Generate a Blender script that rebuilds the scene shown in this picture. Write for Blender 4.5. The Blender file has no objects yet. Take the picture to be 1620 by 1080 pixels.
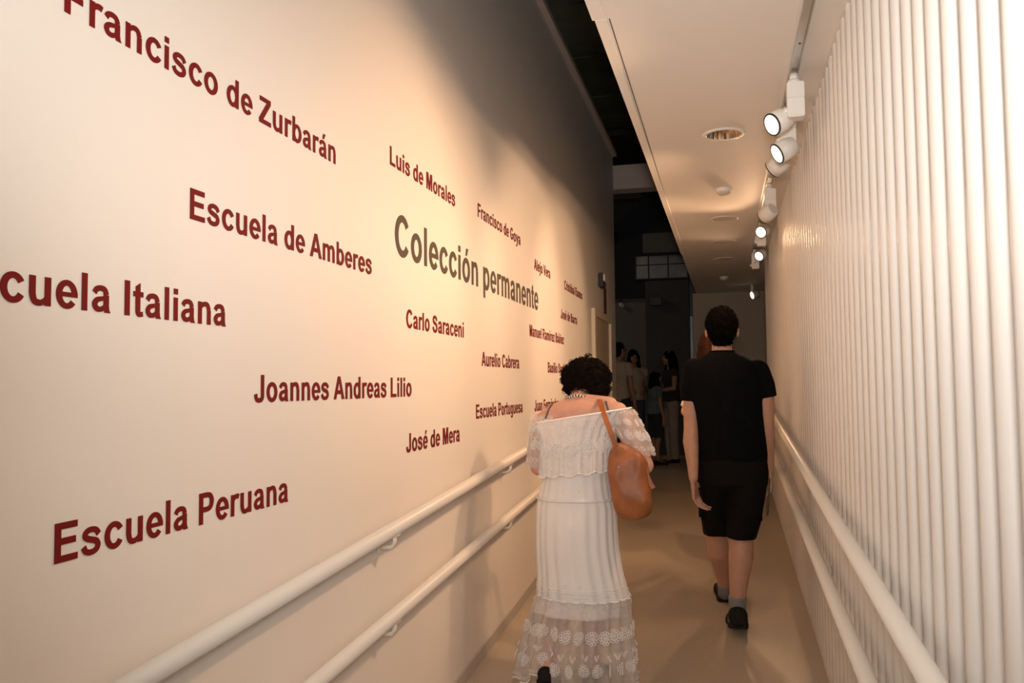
import bpy, bmesh, math, random
from math import pi, sin, cos, tan, radians, hypot, atan2
from mathutils import Vector, Matrix, noise
random.seed(7)
C = bpy.context.scene.collection
S = bpy.context.scene
# ---------------------------------------------------------------- camera
F = 1297.2
PT, YW, RL = .0545, .2528, -.0099
_fw = Vector((-sin(YW)*cos(PT), cos(YW)*cos(PT), sin(PT)))
_r = Vector((cos(YW), sin(YW), 0)); _u = _r.cross(_fw)
_R = _r*cos(RL) + _u*sin(RL); _U = -_r*sin(RL) + _u*cos(RL)
cam = bpy.data.cameras.new('camera'); cam.lens = F*36/1620; cam.sensor_width = 36; cam.clip_start = .02
co = bpy.data.objects.new('camera', cam); C.objects.link(co)
co.matrix_world = Matrix((( _R.x, _U.x, -_fw.x, 0), (_R.y, _U.y, -_fw.y, 0), (_R.z, _U.z, -_fw.z, 0), (0, 0, 0, 1)))
S.camera = co
def at(x, y, Y):
    """world point on the upright plane at depth Y (metres along the corridor) for a position measured on the photograph"""
    d = (x-810)/F*_R - (y-540)/F*_U + _fw
    return d*(Y/d.y)
# ---------------------------------------------------------------- world, light, exposure
w = bpy.data.worlds.new('world'); S.world = w; w.use_nodes = True
w.node_tree.nodes['Background'].inputs[0].default_value = (1, .8, .6, 1)
w.node_tree.nodes['Background'].inputs[1].default_value = .006
S.view_settings.view_transform = 'Standard'; S.view_settings.look = 'None'
S.view_settings.gamma = 1; S.view_settings.use_curve_mapping = False
S.view_settings.exposure = -0.2
def light(name, kind, loc, aim, power, col, **k):
    l = bpy.data.lights.new(name, kind); l.energy = power; l.color = col
    for a, b in k.items(): setattr(l, a, b)
    o = bpy.data.objects.new(name, l); C.objects.link(o); o.location = loc
    o.rotation_euler = (Vector(aim)-Vector(loc)).to_track_quat('-Z', 'Y').to_euler()
    return o
# the photographer's flash, tilted up at the corridor ceiling (bounced), plus the little that leaks forward
light('camera_flash', 'SPOT', (0.02, -.12, .14), (-.22, 1.05, 1.27), 195, (1, .95, .91), spot_size=radians(112), spot_blend=.8, shadow_soft_size=.05)
light('flash_forward', 'SPOT', (0.02, -.10, .16), (-.75, 4, 0.0), 165, (1, .95, .91), spot_size=radians(80), spot_blend=1, shadow_soft_size=.15)
WARM = (1, .60, .34)
light('hall_fill', 'POINT', (-3.6, 11.2, 2.6), (-3.6, 11, 0), 30, (1, .8, .6), shadow_soft_size=.15)  # unseen fill light, added to lift the dark hall

# ---------------------------------------------------------------- helpers
def new_mat(name, col, rough=.6, metal=0, noise_amt=0, nscale=20, bump=0, bscale=200, spec=.5, emit=None, estr=0, alpha=1, sub=0, sss=0):
    m = bpy.data.materials.new(name); m.use_nodes = True; nt = m.node_tree
    b = nt.nodes['Principled BSDF']
    b.inputs['Base Color'].default_value = (*col, 1); b.inputs['Roughness'].default_value = rough
    b.inputs['Metallic'].default_value = metal; b.inputs['Specular IOR Level'].default_value = spec
    b.inputs['Alpha'].default_value = alpha
    if sss:
        b.inputs['Subsurface Weight'].default_value = sss; b.inputs['Subsurface Radius'].default_value = (.02, .008, .004); b.inputs['Subsurface Scale'].default_value = .5
    if emit: b.inputs['Emission Color'].default_value = (*emit, 1); b.inputs['Emission Strength'].default_value = estr
    tc = nt.nodes.new('ShaderNodeTexCoord')
    if noise_amt:
        n = nt.nodes.new('ShaderNodeTexNoise'); n.inputs['Scale'].default_value = nscale; n.inputs['Detail'].default_value = 6
        nt.links.new(tc.outputs['Object'], n.inputs['Vector'])
        r = nt.nodes.new('ShaderNodeValToRGB'); r.color_ramp.elements[0].position = .3; r.color_ramp.elements[1].position = .7
        r.color_ramp.elements[0].color = (*[max(0, c*(1-noise_amt)) for c in col], 1)
        r.color_ramp.elements[1].color = (*[min(1, c*(1+noise_amt)) for c in col], 1)
        nt.links.new(n.outputs['Fac'], r.inputs['Fac']); nt.links.new(r.outputs['Color'], b.inputs['Base Color'])
    if bump:
        n2 = nt.nodes.new('ShaderNodeTexNoise'); n2.inputs['Scale'].default_value = bscale; n2.inputs['Detail'].default_value = 3
        nt.links.new(tc.outputs['Object'], n2.inputs['Vector'])
        bp = nt.nodes.new('ShaderNodeBump'); bp.inputs['Strength'].default_value = bump; bp.inputs['Distance'].default_value = .002
        nt.links.new(n2.outputs['Fac'], bp.inputs['Height']); nt.links.new(bp.outputs['Normal'], b.inputs['Normal'])
    return m
def sheer_mat(name, col, alpha, transl=.35):
    m = bpy.data.materials.new(name); m.use_nodes = True; nt = m.node_tree; nt.nodes.clear()
    out = nt.nodes.new('ShaderNodeOutputMaterial'); d = nt.nodes.new('ShaderNodeBsdfDiffuse'); t = nt.nodes.new('ShaderNodeBsdfTranslucent')
    tr = nt.nodes.new('ShaderNodeBsdfTransparent'); a = nt.nodes.new('ShaderNodeMixShader'); b = nt.nodes.new('ShaderNodeMixShader')
    d.inputs[0].default_value = (*col, 1); t.inputs[0].default_value = (*col, 1); a.inputs[0].default_value = transl
    tc = nt.nodes.new('ShaderNodeTexCoord'); n = nt.nodes.new('ShaderNodeTexNoise'); n.inputs['Scale'].default_value = 60
    mr = nt.nodes.new('ShaderNodeMapRange'); mr.inputs['From Min'].default_value = .3; mr.inputs['From Max'].default_value = .7
    mr.inputs['To Min'].default_value = max(0, alpha-.05); mr.inputs['To Max'].default_value = min(1, alpha+.05)
    L = nt.links.new
    L(tc.outputs['Object'], n.inputs['Vector']); L(n.outputs['Fac'], mr.inputs['Value']); L(mr.outputs[0], b.inputs[0])
    L(d.outputs[0], a.inputs[1]); L(t.outputs[0], a.inputs[2]); L(tr.outputs[0], b.inputs[1]); L(a.outputs[0], b.inputs[2]); L(b.outputs[0], out.inputs[0])
    return m
def tag(o, label=None, cat=None, group=None, kind=None):
    if label: o['label'] = label
    if cat: o['category'] = cat
    if group: o['group'] = group
    if kind: o['kind'] = kind
    return o
def empty(name, loc, label=None, cat=None, group=None):
    o = bpy.data.objects.new(name, None); C.objects.link(o); o.location = loc; o.empty_display_size = .1
    return tag(o, label, cat, group)
def wm(o):
    return (wm(o.parent) @ o.matrix_parent_inverse if o.parent else Matrix.Identity(4)) @ Matrix.Translation(o.location)
def link(name, me, parent=None, m=None, smooth=False):
    if isinstance(me, bmesh.types.BMesh):
        bm = me; me = bpy.data.meshes.new(name); bm.to_mesh(me); bm.free()
    if m is not None:
        me.materials.clear()
        for k in (m if isinstance(m, (list, tuple)) else [m]): me.materials.append(k)
    if smooth:
        for p in me.polygons: p.use_smooth = True
    o = bpy.data.objects.new(name, me); C.objects.link(o)
    if parent is not None:
        o.parent = parent
        o.matrix_parent_inverse = wm(parent).inverted()
    return o
def struct(name, bm, m, parent=None, smooth=False):
    o = link(name, bm, parent, m, smooth)
    if parent is None: o['kind'] = 'structure'
    return o
def boxv(bm, lo, hi, mi=0):
    x0, y0, z0 = lo; x1, y1, z1 = hi
    v = [bm.verts.new(p) for p in ((x0,y0,z0),(x1,y0,z0),(x1,y1,z0),(x0,y1,z0),(x0,y0,z1),(x1,y0,z1),(x1,y1,z1),(x0,y1,z1))]
    for f in ((0,3,2,1),(4,5,6,7),(0,1,5,4),(1,2,6,5),(2,3,7,6),(3,0,4,7)):
        q = bm.faces.new([v[i] for i in f]); q.material_index = mi
    return v
def box(lo, hi, bev=0):
    bm = bmesh.new(); boxv(bm, lo, hi)
    if bev: bmesh.ops.bevel(bm, geom=bm.edges[:], offset=bev, segments=2, affect='EDGES')
    return bm
def ramp_box(bm, x0, x1, ys, z0f, z1f):
    """box strip following heights given as functions of Y"""
    vs = []
    for y in ys:
        vs.append([bm.verts.new(p) for p in ((x0, y, z0f(y)), (x1, y, z0f(y)), (x1, y, z1f(y)), (x0, y, z1f(y)))])
    for a, b in zip(vs, vs[1:]):
        for i in range(4):
            j = (i+1) % 4; bm.faces.new((a[i], b[i], b[j], a[j]))
    bm.faces.new(vs[0]); bm.faces.new(vs[-1][::-1]); bmesh.ops.recalc_face_normals(bm, faces=bm.faces[:])
def frame(d):
    d = Vector(d).normalized(); a = Vector((0, 0, 1)) if abs(d.z) < .9 else Vector((1, 0, 0))
    u = d.cross(a).normalized(); return u, d.cross(u).normalized(), d
def tube(bm, pts, r, n=12, cap=True, mi=0):
    pts = [Vector(p) for p in pts]; R = r if isinstance(r, (list, tuple)) else [r]*len(pts)
    rings = []; u = None
    for i, p in enumerate(pts):
        d = (pts[min(i+1, len(pts)-1)]-pts[max(i-1, 0)]).normalized()
        if u is None: u = frame(d)[0]
        u = (u - d*u.dot(d)).normalized(); v = d.cross(u)
        rings.append([bm.verts.new(p + (u*cos(2*pi*k/n) + v*sin(2*pi*k/n))*R[i]) for k in range(n)])
    for a, b in zip(rings, rings[1:]):
        for k in range(n):
            f = bm.faces.new((a[k], a[(k+1) % n], b[(k+1) % n], b[k])); f.smooth = True; f.material_index = mi
    if cap:
        f = bm.faces.new(rings[0][::-1]); f.material_index = mi; f = bm.faces.new(rings[-1]); f.material_index = mi
    return rings
_UNIT = {}
def ball(bm, c, r, seg=16, rot=None):
    r = (r, r, r) if not isinstance(r, (tuple, list)) else r; nr = max(4, seg*2//3)
    if seg not in _UNIT:
        _UNIT[seg] = [(sin(pi*j/nr)*cos(2*pi*i/seg), sin(pi*j/nr)*sin(2*pi*i/seg), -cos(pi*j/nr)) for j in range(1, nr) for i in range(seg)]
    R = rot.to_matrix() if rot else None; c = Vector(c)
    def T(p):
        q = Vector((p[0]*r[0], p[1]*r[1], p[2]*r[2])); return c+(R @ q if R else q)
    V_ = [bm.verts.new(T(p)) for p in _UNIT[seg]]; lo = bm.verts.new(T((0, 0, -1))); hi = bm.verts.new(T((0, 0, 1)))
    for j in range(nr-2):
        for i in range(seg):
            k = (i+1) % seg; bm.faces.new((V_[j*seg+i], V_[j*seg+k], V_[(j+1)*seg+k], V_[(j+1)*seg+i]))
    for i in range(seg):
        k = (i+1) % seg; bm.faces.new((lo, V_[k], V_[i])); bm.faces.new((hi, V_[(nr-2)*seg+i], V_[(nr-2)*seg+k]))
def cap(bm, a, ra, b, rb, n=14):
    """rounded tapering limb segment"""
    a = Vector(a); b = Vector(b); ball(bm, a, ra, n); ball(bm, b, rb, n); tube(bm, [a, b], [ra, rb], n)
def chain(bm, pts):
    for (a, ra), (b, rb) in zip(pts, pts[1:]): cap(bm, a, ra, b, rb)
def fuse(bm, vox, smooth=4, fac=.5, wr=None):
    """union of overlapping closed shapes into one continuous skin"""
    me = bpy.data.meshes.new('tmp'); bm.to_mesh(me); bm.free()
    o = bpy.data.objects.new('tmp', me); C.objects.link(o)
    r = o.modifiers.new('r', 'REMESH'); r.mode = 'VOXEL'; r.voxel_size = vox; r.use_smooth_shade = True
    s = o.modifiers.new('s', 'SMOOTH'); s.iterations = smooth; s.factor = fac
    bpy.context.view_layer.update()
    ev = o.evaluated_get(bpy.context.evaluated_depsgraph_get()); out = bpy.data.meshes.new_from_object(ev)
    bpy.data.objects.remove(o); bpy.data.meshes.remove(me)
    if wr:
        amp, sx, sz = wr
        nn = [v.normal.copy() for v in out.vertices]
        for v, n_ in zip(out.vertices, nn):
            c = v.co.copy(); q = Vector((c.x*sx, c.y*sx, c.z*sz)); v.co = c + n_*(noise.noise(q)*amp + noise.noise(q*2.3)*amp*.4)
    for p in out.polygons: p.use_smooth = True
    return out
class Loft:
    """cloth tube: levels (centre, half width, half depth); folds grow down the cloth"""
    def __init__(s, levels, folds=0, amp=None, tilt=0, hem=None, seed=0):
        s.L = levels; s.n = folds; s.amp = amp or (0, 0); s.tilt = tilt; s.hem = hem; s.seed = seed
    def pos(s, th, t, off=0):
        L = s.L; k = min(int(t*(len(L)-1)), len(L)-2); f = t*(len(L)-1)-k
        f2 = f
        c = L[k][0].lerp(L[k+1][0], f2); a = L[k][1]*(1-f2)+L[k+1][1]*f2; b = L[k][2]*(1-f2)+L[k+1][2]*f2
        am = s.amp[0]*(1-t)+s.amp[1]*t
        w_ = am*(sin(s.n*th + 1.7*sin(2*th+s.seed)) + .5*sin(s.n*.53*th+3+s.seed)) if s.n else 0
        e = 1 + 0
        x = cos(th); y = sin(th)
        p = Vector((c.x + (a+w_+off)*x, c.y + (b+w_+off)*y, c.z + s.tilt*x*a))
        if s.hem: p.z += s.hem(th, t)
        return p
    def mesh(s, nth, nt, cap_=False):
        bm = bmesh.new(); rings = []
        for j in range(nt+1):
            rings.append([bm.verts.new(s.pos(2*pi*i/nth, j/nt)) for i in range(nth)])
        for a, b in zip(rings, rings[1:]):
            for i in range(nth):
                f = bm.faces.new((a[i], b[i], b[(i+1) % nth], a[(i+1) % nth])); f.smooth = True
        if cap_: bm.faces.new(rings[0]); bm.faces.new(rings[-1][::-1])
        return bm

# ---------------------------------------------------------------- materials
M = {}
M['wall'] = new_mat('cream wall paint', (.81, .765, .71), .55, bump=.15, bscale=350, spec=.3)
M['ceil'] = new_mat('white ceiling paint', (.81, .765, .71), .6, bump=.1, bscale=300, spec=.3)
M['tube'] = new_mat('white lacquered tube', (.84, .80, .75), .45, spec=.4)
M['rail'] = new_mat('cream lacquered rail', (.80, .74, .66), .38)
M['floor'] = new_mat('polished beige terrazzo', (.52, .425, .32), .28, noise_amt=.14, nscale=160, spec=.5)
M['wallend'] = new_mat('darkened end wall paint', (.44, .36, .27), .6)  # dimness of the corridor end put into the wall colour
M['base'] = new_mat('grey skirting', (.50, .45, .40), .5)
M['red'] = new_mat('dark red vinyl', (.17, .008, .008), .7, spec=.15)
M['greyv'] = new_mat('grey brown vinyl', (.10, .078, .058), .7, spec=.15)
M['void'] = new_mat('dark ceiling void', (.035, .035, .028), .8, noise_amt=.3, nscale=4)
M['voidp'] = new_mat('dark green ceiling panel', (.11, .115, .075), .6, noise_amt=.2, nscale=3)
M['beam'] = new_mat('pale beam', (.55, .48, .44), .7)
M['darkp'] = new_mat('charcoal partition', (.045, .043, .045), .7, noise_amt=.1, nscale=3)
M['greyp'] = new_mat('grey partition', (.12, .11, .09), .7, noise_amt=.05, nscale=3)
M['glass'] = new_mat('dim glazing', (.34, .34, .35), .3, noise_amt=.45, nscale=2)
M['black'] = new_mat('black plastic', (.012, .012, .012), .4)
M['metal'] = new_mat('brushed aluminium', (.55, .53, .5), .35, metal=.9)
M['white'] = new_mat('white plastic', (.82, .79, .74), .4)
M['mirror'] = new_mat('mirror reflector', (.85, .75, .62), .12, metal=1)
M['lamp'] = new_mat('lit lamp lens', (1, .9, .7), .4, emit=(1, .84, .60), estr=2.2)
M['frost'] = new_mat('frosted diffuser', (.62, .55, .47), .6)
M['door'] = new_mat('painted door leaf', (.58, .50, .38), .5)
M['redsign'] = new_mat('dark red sign', (.10, .012, .008), .5)
M['skin_w'] = new_mat('skin light', (.60, .33, .24), .5, noise_amt=.06, nscale=25, spec=.35, sss=.15)
M['skin_m'] = new_mat('skin tanned', (.50, .27, .18), .5, noise_amt=.06, nscale=25, spec=.35, sss=.12)
M['skin_b'] = new_mat('skin medium', (.26, .14, .085), .6, noise_amt=.05, nscale=10)
M['hair'] = new_mat('dark brown hair', (.008, .0042, .003), .85, noise_amt=.5, nscale=60, spec=.08)
M['hairblk'] = new_mat('black hair', (.0035, .0026, .002), .95, noise_amt=.5, nscale=60, spec=.03)
M['auburn'] = new_mat('auburn hair', (.030, .009, .005), .8, noise_amt=.4, nscale=60, spec=.1)
M['shirt'] = new_mat('black cotton', (.0045, .0045, .005), .9, bump=.3, bscale=900, spec=.06)
M['shorts'] = new_mat('black canvas', (.0085, .007, .0065), .9, bump=.4, bscale=900, spec=.08)
M['sock'] = new_mat('grey sock', (.22, .21, .20), .9, bump=.4, bscale=700)
M['shoe'] = new_mat('black sneaker', (.008, .007, .007), .7, spec=.2)
M['sole'] = new_mat('dark sole', (.016, .013, .012), .8, spec=.2)
M['leather'] = new_mat('tan leather', (.30, .097, .030), .5, noise_amt=.28, nscale=11, bump=.25, bscale=120)
M['strap'] = new_mat('tan leather strap', (.36, .11, .03), .45, noise_amt=.15, nscale=20)
M['cotton'] = new_mat('white cotton gauze', (.88, .84, .81), .85, bump=.25, bscale=700, spec=.15)
M['lining'] = new_mat('white lining', (.86, .81, .78), .85, spec=.15)
M['sheer'] = sheer_mat('sheer gauze', (.88, .83, .79), .46)
M['lace'] = sheer_mat('lace net', (.86, .80, .76), .50)
M['bodice'] = sheer_mat('gauze over lining', (.90, .86, .83), .86, .15)
M['thread'] = new_mat('white embroidery', (.92, .88, .84), .8)
M['bra'] = new_mat('grey strap', (.09, .08, .10), .7)
M['pearl'] = new_mat('pearl', (.85, .80, .74), .25)
M['beadd'] = new_mat('dark bead', (.03, .03, .03), .3)
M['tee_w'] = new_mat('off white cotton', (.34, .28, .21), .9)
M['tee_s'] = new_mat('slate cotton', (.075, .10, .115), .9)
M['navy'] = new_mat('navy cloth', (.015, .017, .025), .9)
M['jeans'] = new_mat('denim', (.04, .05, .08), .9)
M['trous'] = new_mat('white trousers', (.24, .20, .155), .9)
M['topblk'] = new_mat('black top', (.012, .012, .014), .9)
M['tan'] = new_mat('tan cloth', (.34, .20, .09), .9)
M['cream'] = new_mat('cream cloth', (.78, .70, .55), .9)
M['eye'] = new_mat('eye', (.03, .02, .015), .2)

# ---------------------------------------------------------------- large structure
YL = 8.45                       # the ramp ends here
FZ = lambda y: -1.587 + .06*min(y, YL)
CZ = 1.27                       # corridor ceiling above the camera
bm = bmesh.new()
ramp_box(bm, -6, 4, [-2.5, YL, 18], lambda y: FZ(y)-.12, FZ); struct('floor', bm, M['floor'])
WT = 2.66                        # top of the left wall
struct('wall_left', box((-1.34, -2.5, -1.75), (-1.2, 9.42, WT)), M['wall'])
struct('trim_1', box((-1.36, -2.5, WT-.002), (-1.155, 9.44, WT+.05), .004), M['beam'])
bm = bmesh.new(); ramp_box(bm, -1.2, -1.188, [-2.5, YL, 9.42], lambda y: FZ(y)+.001, lambda y: FZ(y)+.062)
struct('baseboard_left', bm, M['base'])
wr = struct('wall_right', box((.50, -2.5, -1.75), (.58, 8.66, CZ)), M['wall'])
bm = bmesh.new(); ramp_box(bm, .425, .499, [-2.5, YL, 8.66], lambda y: FZ(y)+.001, lambda y: FZ(y)+.05)
struct('baseboard_right', bm, M['tube'])
# corridor ceiling: a dropped slab with a trim bead along its open side
bm = bmesh.new()
XE = lambda y: -.405 + (y-2.6)*.0052
vs = []
for z in (CZ, CZ+.16):
    for (x, y) in ((XE(-2.5), -2.5), (1.6, -2.5), (1.6, 11.8), (XE(11.8), 11.8)): vs.append(bm.verts.new((x, y, z)))
for f in ((0, 1, 2, 3), (7, 6, 5, 4), (0, 4, 5, 1), (1, 5, 6, 2), (2, 6, 7, 3), (3, 7, 4, 0)): bm.faces.new([vs[i] for i in f])
bmesh.ops.recalc_face_normals(bm, faces=bm.faces[:])
struct('ceiling', bm, M['ceil'])
for nm, (y0, y1, x_) in (('trim_2', (-2.5, 2.77, .012)), ('trim_3', (2.775, 8.1, .004))):
    bm = bmesh.new(); v = []
    for z in (CZ-.005, CZ+.162):
        for (dx, y) in ((-x_, y0), (.033, y0), (.033, y1), (-x_, y1)): v.append(bm.verts.new((XE(y)+dx, y, z)))
    for f in ((0, 1, 2, 3), (7, 6, 5, 4), (0, 4, 5, 1), (1, 5, 6, 2), (2, 6, 7, 3), (3, 7, 4, 0)): bm.faces.new([v[i] for i in f])
    bmesh.ops.recalc_face_normals(bm, faces=bm.faces[:]); struct(nm, bm, M['ceil'])
struct('trim_4', box((XE(5)+.0335, 2.78, CZ-.0015), (XE(5)+.0365, 8.1, CZ+.001)), M['black'])   # open joint behind the bead
# closing walls: behind the photographer, the end of the corridor, the dark hall beyond
struct('wall_back', box((-1.34, -2.62, -1.75), (1.6, -2.5, 4.6)), M['wall'])
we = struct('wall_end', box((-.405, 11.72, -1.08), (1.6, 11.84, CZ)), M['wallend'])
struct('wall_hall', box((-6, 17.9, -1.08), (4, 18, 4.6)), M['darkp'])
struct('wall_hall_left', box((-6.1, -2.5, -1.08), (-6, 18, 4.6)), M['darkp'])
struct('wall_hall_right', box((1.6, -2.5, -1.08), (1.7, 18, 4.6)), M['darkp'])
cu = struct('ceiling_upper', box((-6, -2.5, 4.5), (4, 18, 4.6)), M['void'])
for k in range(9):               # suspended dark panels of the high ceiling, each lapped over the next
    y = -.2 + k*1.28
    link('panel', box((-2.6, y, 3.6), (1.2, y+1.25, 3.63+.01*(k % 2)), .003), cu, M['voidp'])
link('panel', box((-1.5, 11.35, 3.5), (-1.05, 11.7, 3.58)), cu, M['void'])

# vertical tubes along the right wall
bm = bmesh.new(); tube(bm, [(0, 0, 0), (0, 0, 1)], .036, 14)
tm = bpy.data.meshes.new('tube'); bm.to_mesh(tm); bm.free(); tm.materials.append(M['tube'])
y = .22; k = 0
while y < 8.62:
    o = bpy.data.objects.new('tube', tm); C.objects.link(o); o.parent = wr
    zb = FZ(y)+.035
    o.location = (.451, y, zb); o.scale = (1, 1, 1.252-zb)
    gap = .1155 + random.uniform(-.009, .009)
    if k % 7 == 5: gap += .008
    y += gap; k += 1
# channel that holds the tubes at the ceiling
struct('trim_5', box((.418, -2.5, 1.2525), (.499, 8.64, CZ)), M['ceil'])

# ---------------------------------------------------------------- hall beyond
b1 = struct('trim_6', box((-1.34, 9.45, 2.29), (1.5, 9.75, 2.56), .006), M['beam'])
link('lip', box((-1.34, 9.44, 2.275), (1.5, 9.53, 2.30), .003), b1, M['beam'])
b2 = struct('trim_7', box((-1.28, 13.8, 2.21), (1.5, 14.1, 2.54), .006), M['greyp'])
wn = struct('window_1', box((-1.45, 14.12, 1.80), (1.5, 14.16, 2.21)), M['black'])
for r, (z0, z1) in enumerate(((2.06, 2.20), (1.82, 2.04))):
    x = -1.42
    for c_ in range(7):
        wd = .22 if c_ == 0 else .33
        p = link('pane', box((x, 14.10, z0), (x+wd-.025, 14.118, z1), .002), wn, M['glass'])
        x += wd
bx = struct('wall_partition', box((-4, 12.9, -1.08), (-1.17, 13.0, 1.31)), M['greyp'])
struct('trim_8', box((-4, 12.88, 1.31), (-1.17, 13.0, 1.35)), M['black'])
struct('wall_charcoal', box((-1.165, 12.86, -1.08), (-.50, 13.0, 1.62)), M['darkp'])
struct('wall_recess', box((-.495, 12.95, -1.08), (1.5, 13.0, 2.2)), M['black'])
struct('trim_9', box((-2.6, 9.8, 3.1), (-2.2, 17.8, 3.3)), M['void'])
struct('trim_10', box((-1.9, 11.2, 2.72), (-1.1, 11.9, 2.76)), M['greyp'])
g = link('glass_door_edge', box((-.47, 12.3, -1.07), (-.43, 12.36, 1.0), .004), None, M['glass']); tag(g, 'narrow bluish glass door edge standing in the dark gap left of the end wall', 'door')

# door in the left wall
M['frame'] = new_mat('door frame paint', (.72, .64, .50), .45)
dr = struct('door_1', box((-1.2, 7.72, FZ(7.7)), (-1.192, 8.78, .66)), M['door'])
for lo, hi in (((-1.2, 7.64, FZ(7.7)), (-1.165, 7.72, .73)), ((-1.2, 8.78, FZ(8.4)), (-1.165, 8.84, .73)), ((-1.2, 7.72, .66), (-1.165, 8.78, .73))):
    link('door_frame', box(lo, hi, .004), dr, M['frame'])
bm = bmesh.new(); tube(bm, [(-1.192, 7.84, -.12), (-1.135, 7.84, -.12), (-1.135, 7.96, -.12)], .011, 10); link('door_handle', bm, dr, M['metal'])

# ---------------------------------------------------------------- handrails
def rail(name, x, wx, z0, y0, y1, br, label, group, far_end):
    t = empty(name, (x, (y0+y1)/2, z0+.06*(y0+y1)/2), label, 'handrail', group)
    bm = bmesh.new(); Z = lambda y: z0+.06*min(y, YL)
    sgn = -1 if wx < x else 1
    pts = [(x, y0, Z(y0))] + [(x, YL, Z(YL))] + [(x, y1-.05, Z(y1)), (x+sgn*.012, y1-.015, Z(y1)), (x+sgn*.045, y1, Z(y1))]
    tube(bm, pts, .0245, 18); link('rail', bm, t, M['rail'])
    for yb in br:
        bm = bmesh.new(); z = Z(yb)
        tube(bm, [(x, yb, z-.018), (x, yb, z-.050), (x+sgn*.012, yb, z-.066), (wx-sgn*.002, yb, z-.068)], [.008, .008, .008, .009], 10)
        tube(bm, [(wx-sgn*.008, yb, z-.068), (wx-sgn*.0002, yb, z-.068)], .022, 14)
        boxv(bm, (x-.014, yb-.022, z-.0262), (x+.014, yb+.022, z-.0205))
        link('bracket', bm, t, M['rail'])
    return t
bl = [2.73+1.62*k for k in range(-2, 5) if 2.73+1.62*k < 9.2]
rail('handrail', -1.14, -1.2, -.661, -1.6, 9.3, bl, 'upper cream tube handrail along the lettered left wall', 'left handrails', True)
rail('handrail', -1.14, -1.2, -.962, -1.6, 9.3, bl, 'lower cream tube handrail along the lettered left wall', 'left handrails', True)
brr = [2.41+1.34*k for k in range(-2, 5) if 2.41+1.34*k < 8.5]
rail('handrail', .358, .418, -.655, -1.6, 8.55, brr, 'upper cream tube handrail in front of the white vertical tubes', 'right handrails', True)
rail('handrail', .358, .418, -.955, -1.6, 8.55, brr, 'lower cream tube handrail in front of the white vertical tubes', 'right handrails', True)

# ---------------------------------------------------------------- lettering (flat vinyl letters, one object per letter)
def rect(x0, y0, x1, y1): return [(x0, y0), (x1, y0), (x1, y1), (x0, y1)]
def ringp(cx, cy, rx, ry, ix, iy, a0=0, a1=360):
    n = max(4, int(abs(a1-a0)/12)); q = []
    A = [radians(a0+(a1-a0)*i/n) for i in range(n+1)]
    for a, b in zip(A, A[1:]):
        q.append([(cx+ix*cos(a), cy+iy*sin(a)), (cx+rx*cos(a), cy+ry*sin(a)), (cx+rx*cos(b), cy+ry*sin(b)), (cx+ix*cos(b), cy+iy*sin(b))])
    return ('strip', q)
def strokep(pts, wd):
    W = wd if isinstance(wd, (list, tuple)) else [wd]*len(pts)
    P = []; n = len(pts)
    for i in range(n-1):         # Catmull-Rom through the points
        p0 = pts[max(i-1, 0)]; p1 = pts[i]; p2 = pts[i+1]; p3 = pts[min(i+2, n-1)]
        for k in range(5):
            t = k/5
            c = [.5*((2*p1[j])+(-p0[j]+p2[j])*t+(2*p0[j]-5*p1[j]+4*p2[j]-p3[j])*t*t+(-p0[j]+3*p1[j]-3*p2[j]+p3[j])*t**3) for j in (0, 1)]
            P.append((c[0], c[1], W[i]*(1-t)+W[i+1]*t))
    P.append((*pts[-1], W[-1])); E_ = []
    for i, (x, y, w_) in enumerate(P):
        a = P[max(i-1, 0)]; b = P[min(i+1, len(P)-1)]; dx, dy = b[0]-a[0], b[1]-a[1]; d = hypot(dx, dy) or 1
        E_.append(((x-dy/d*w_/2, y+dx/d*w_/2), (x+dy/d*w_/2, y-dx/d*w_/2)))
    return ('strip', [[a[0], a[1], b[1], b[0]] for a, b in zip(E_, E_[1:])])


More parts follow.
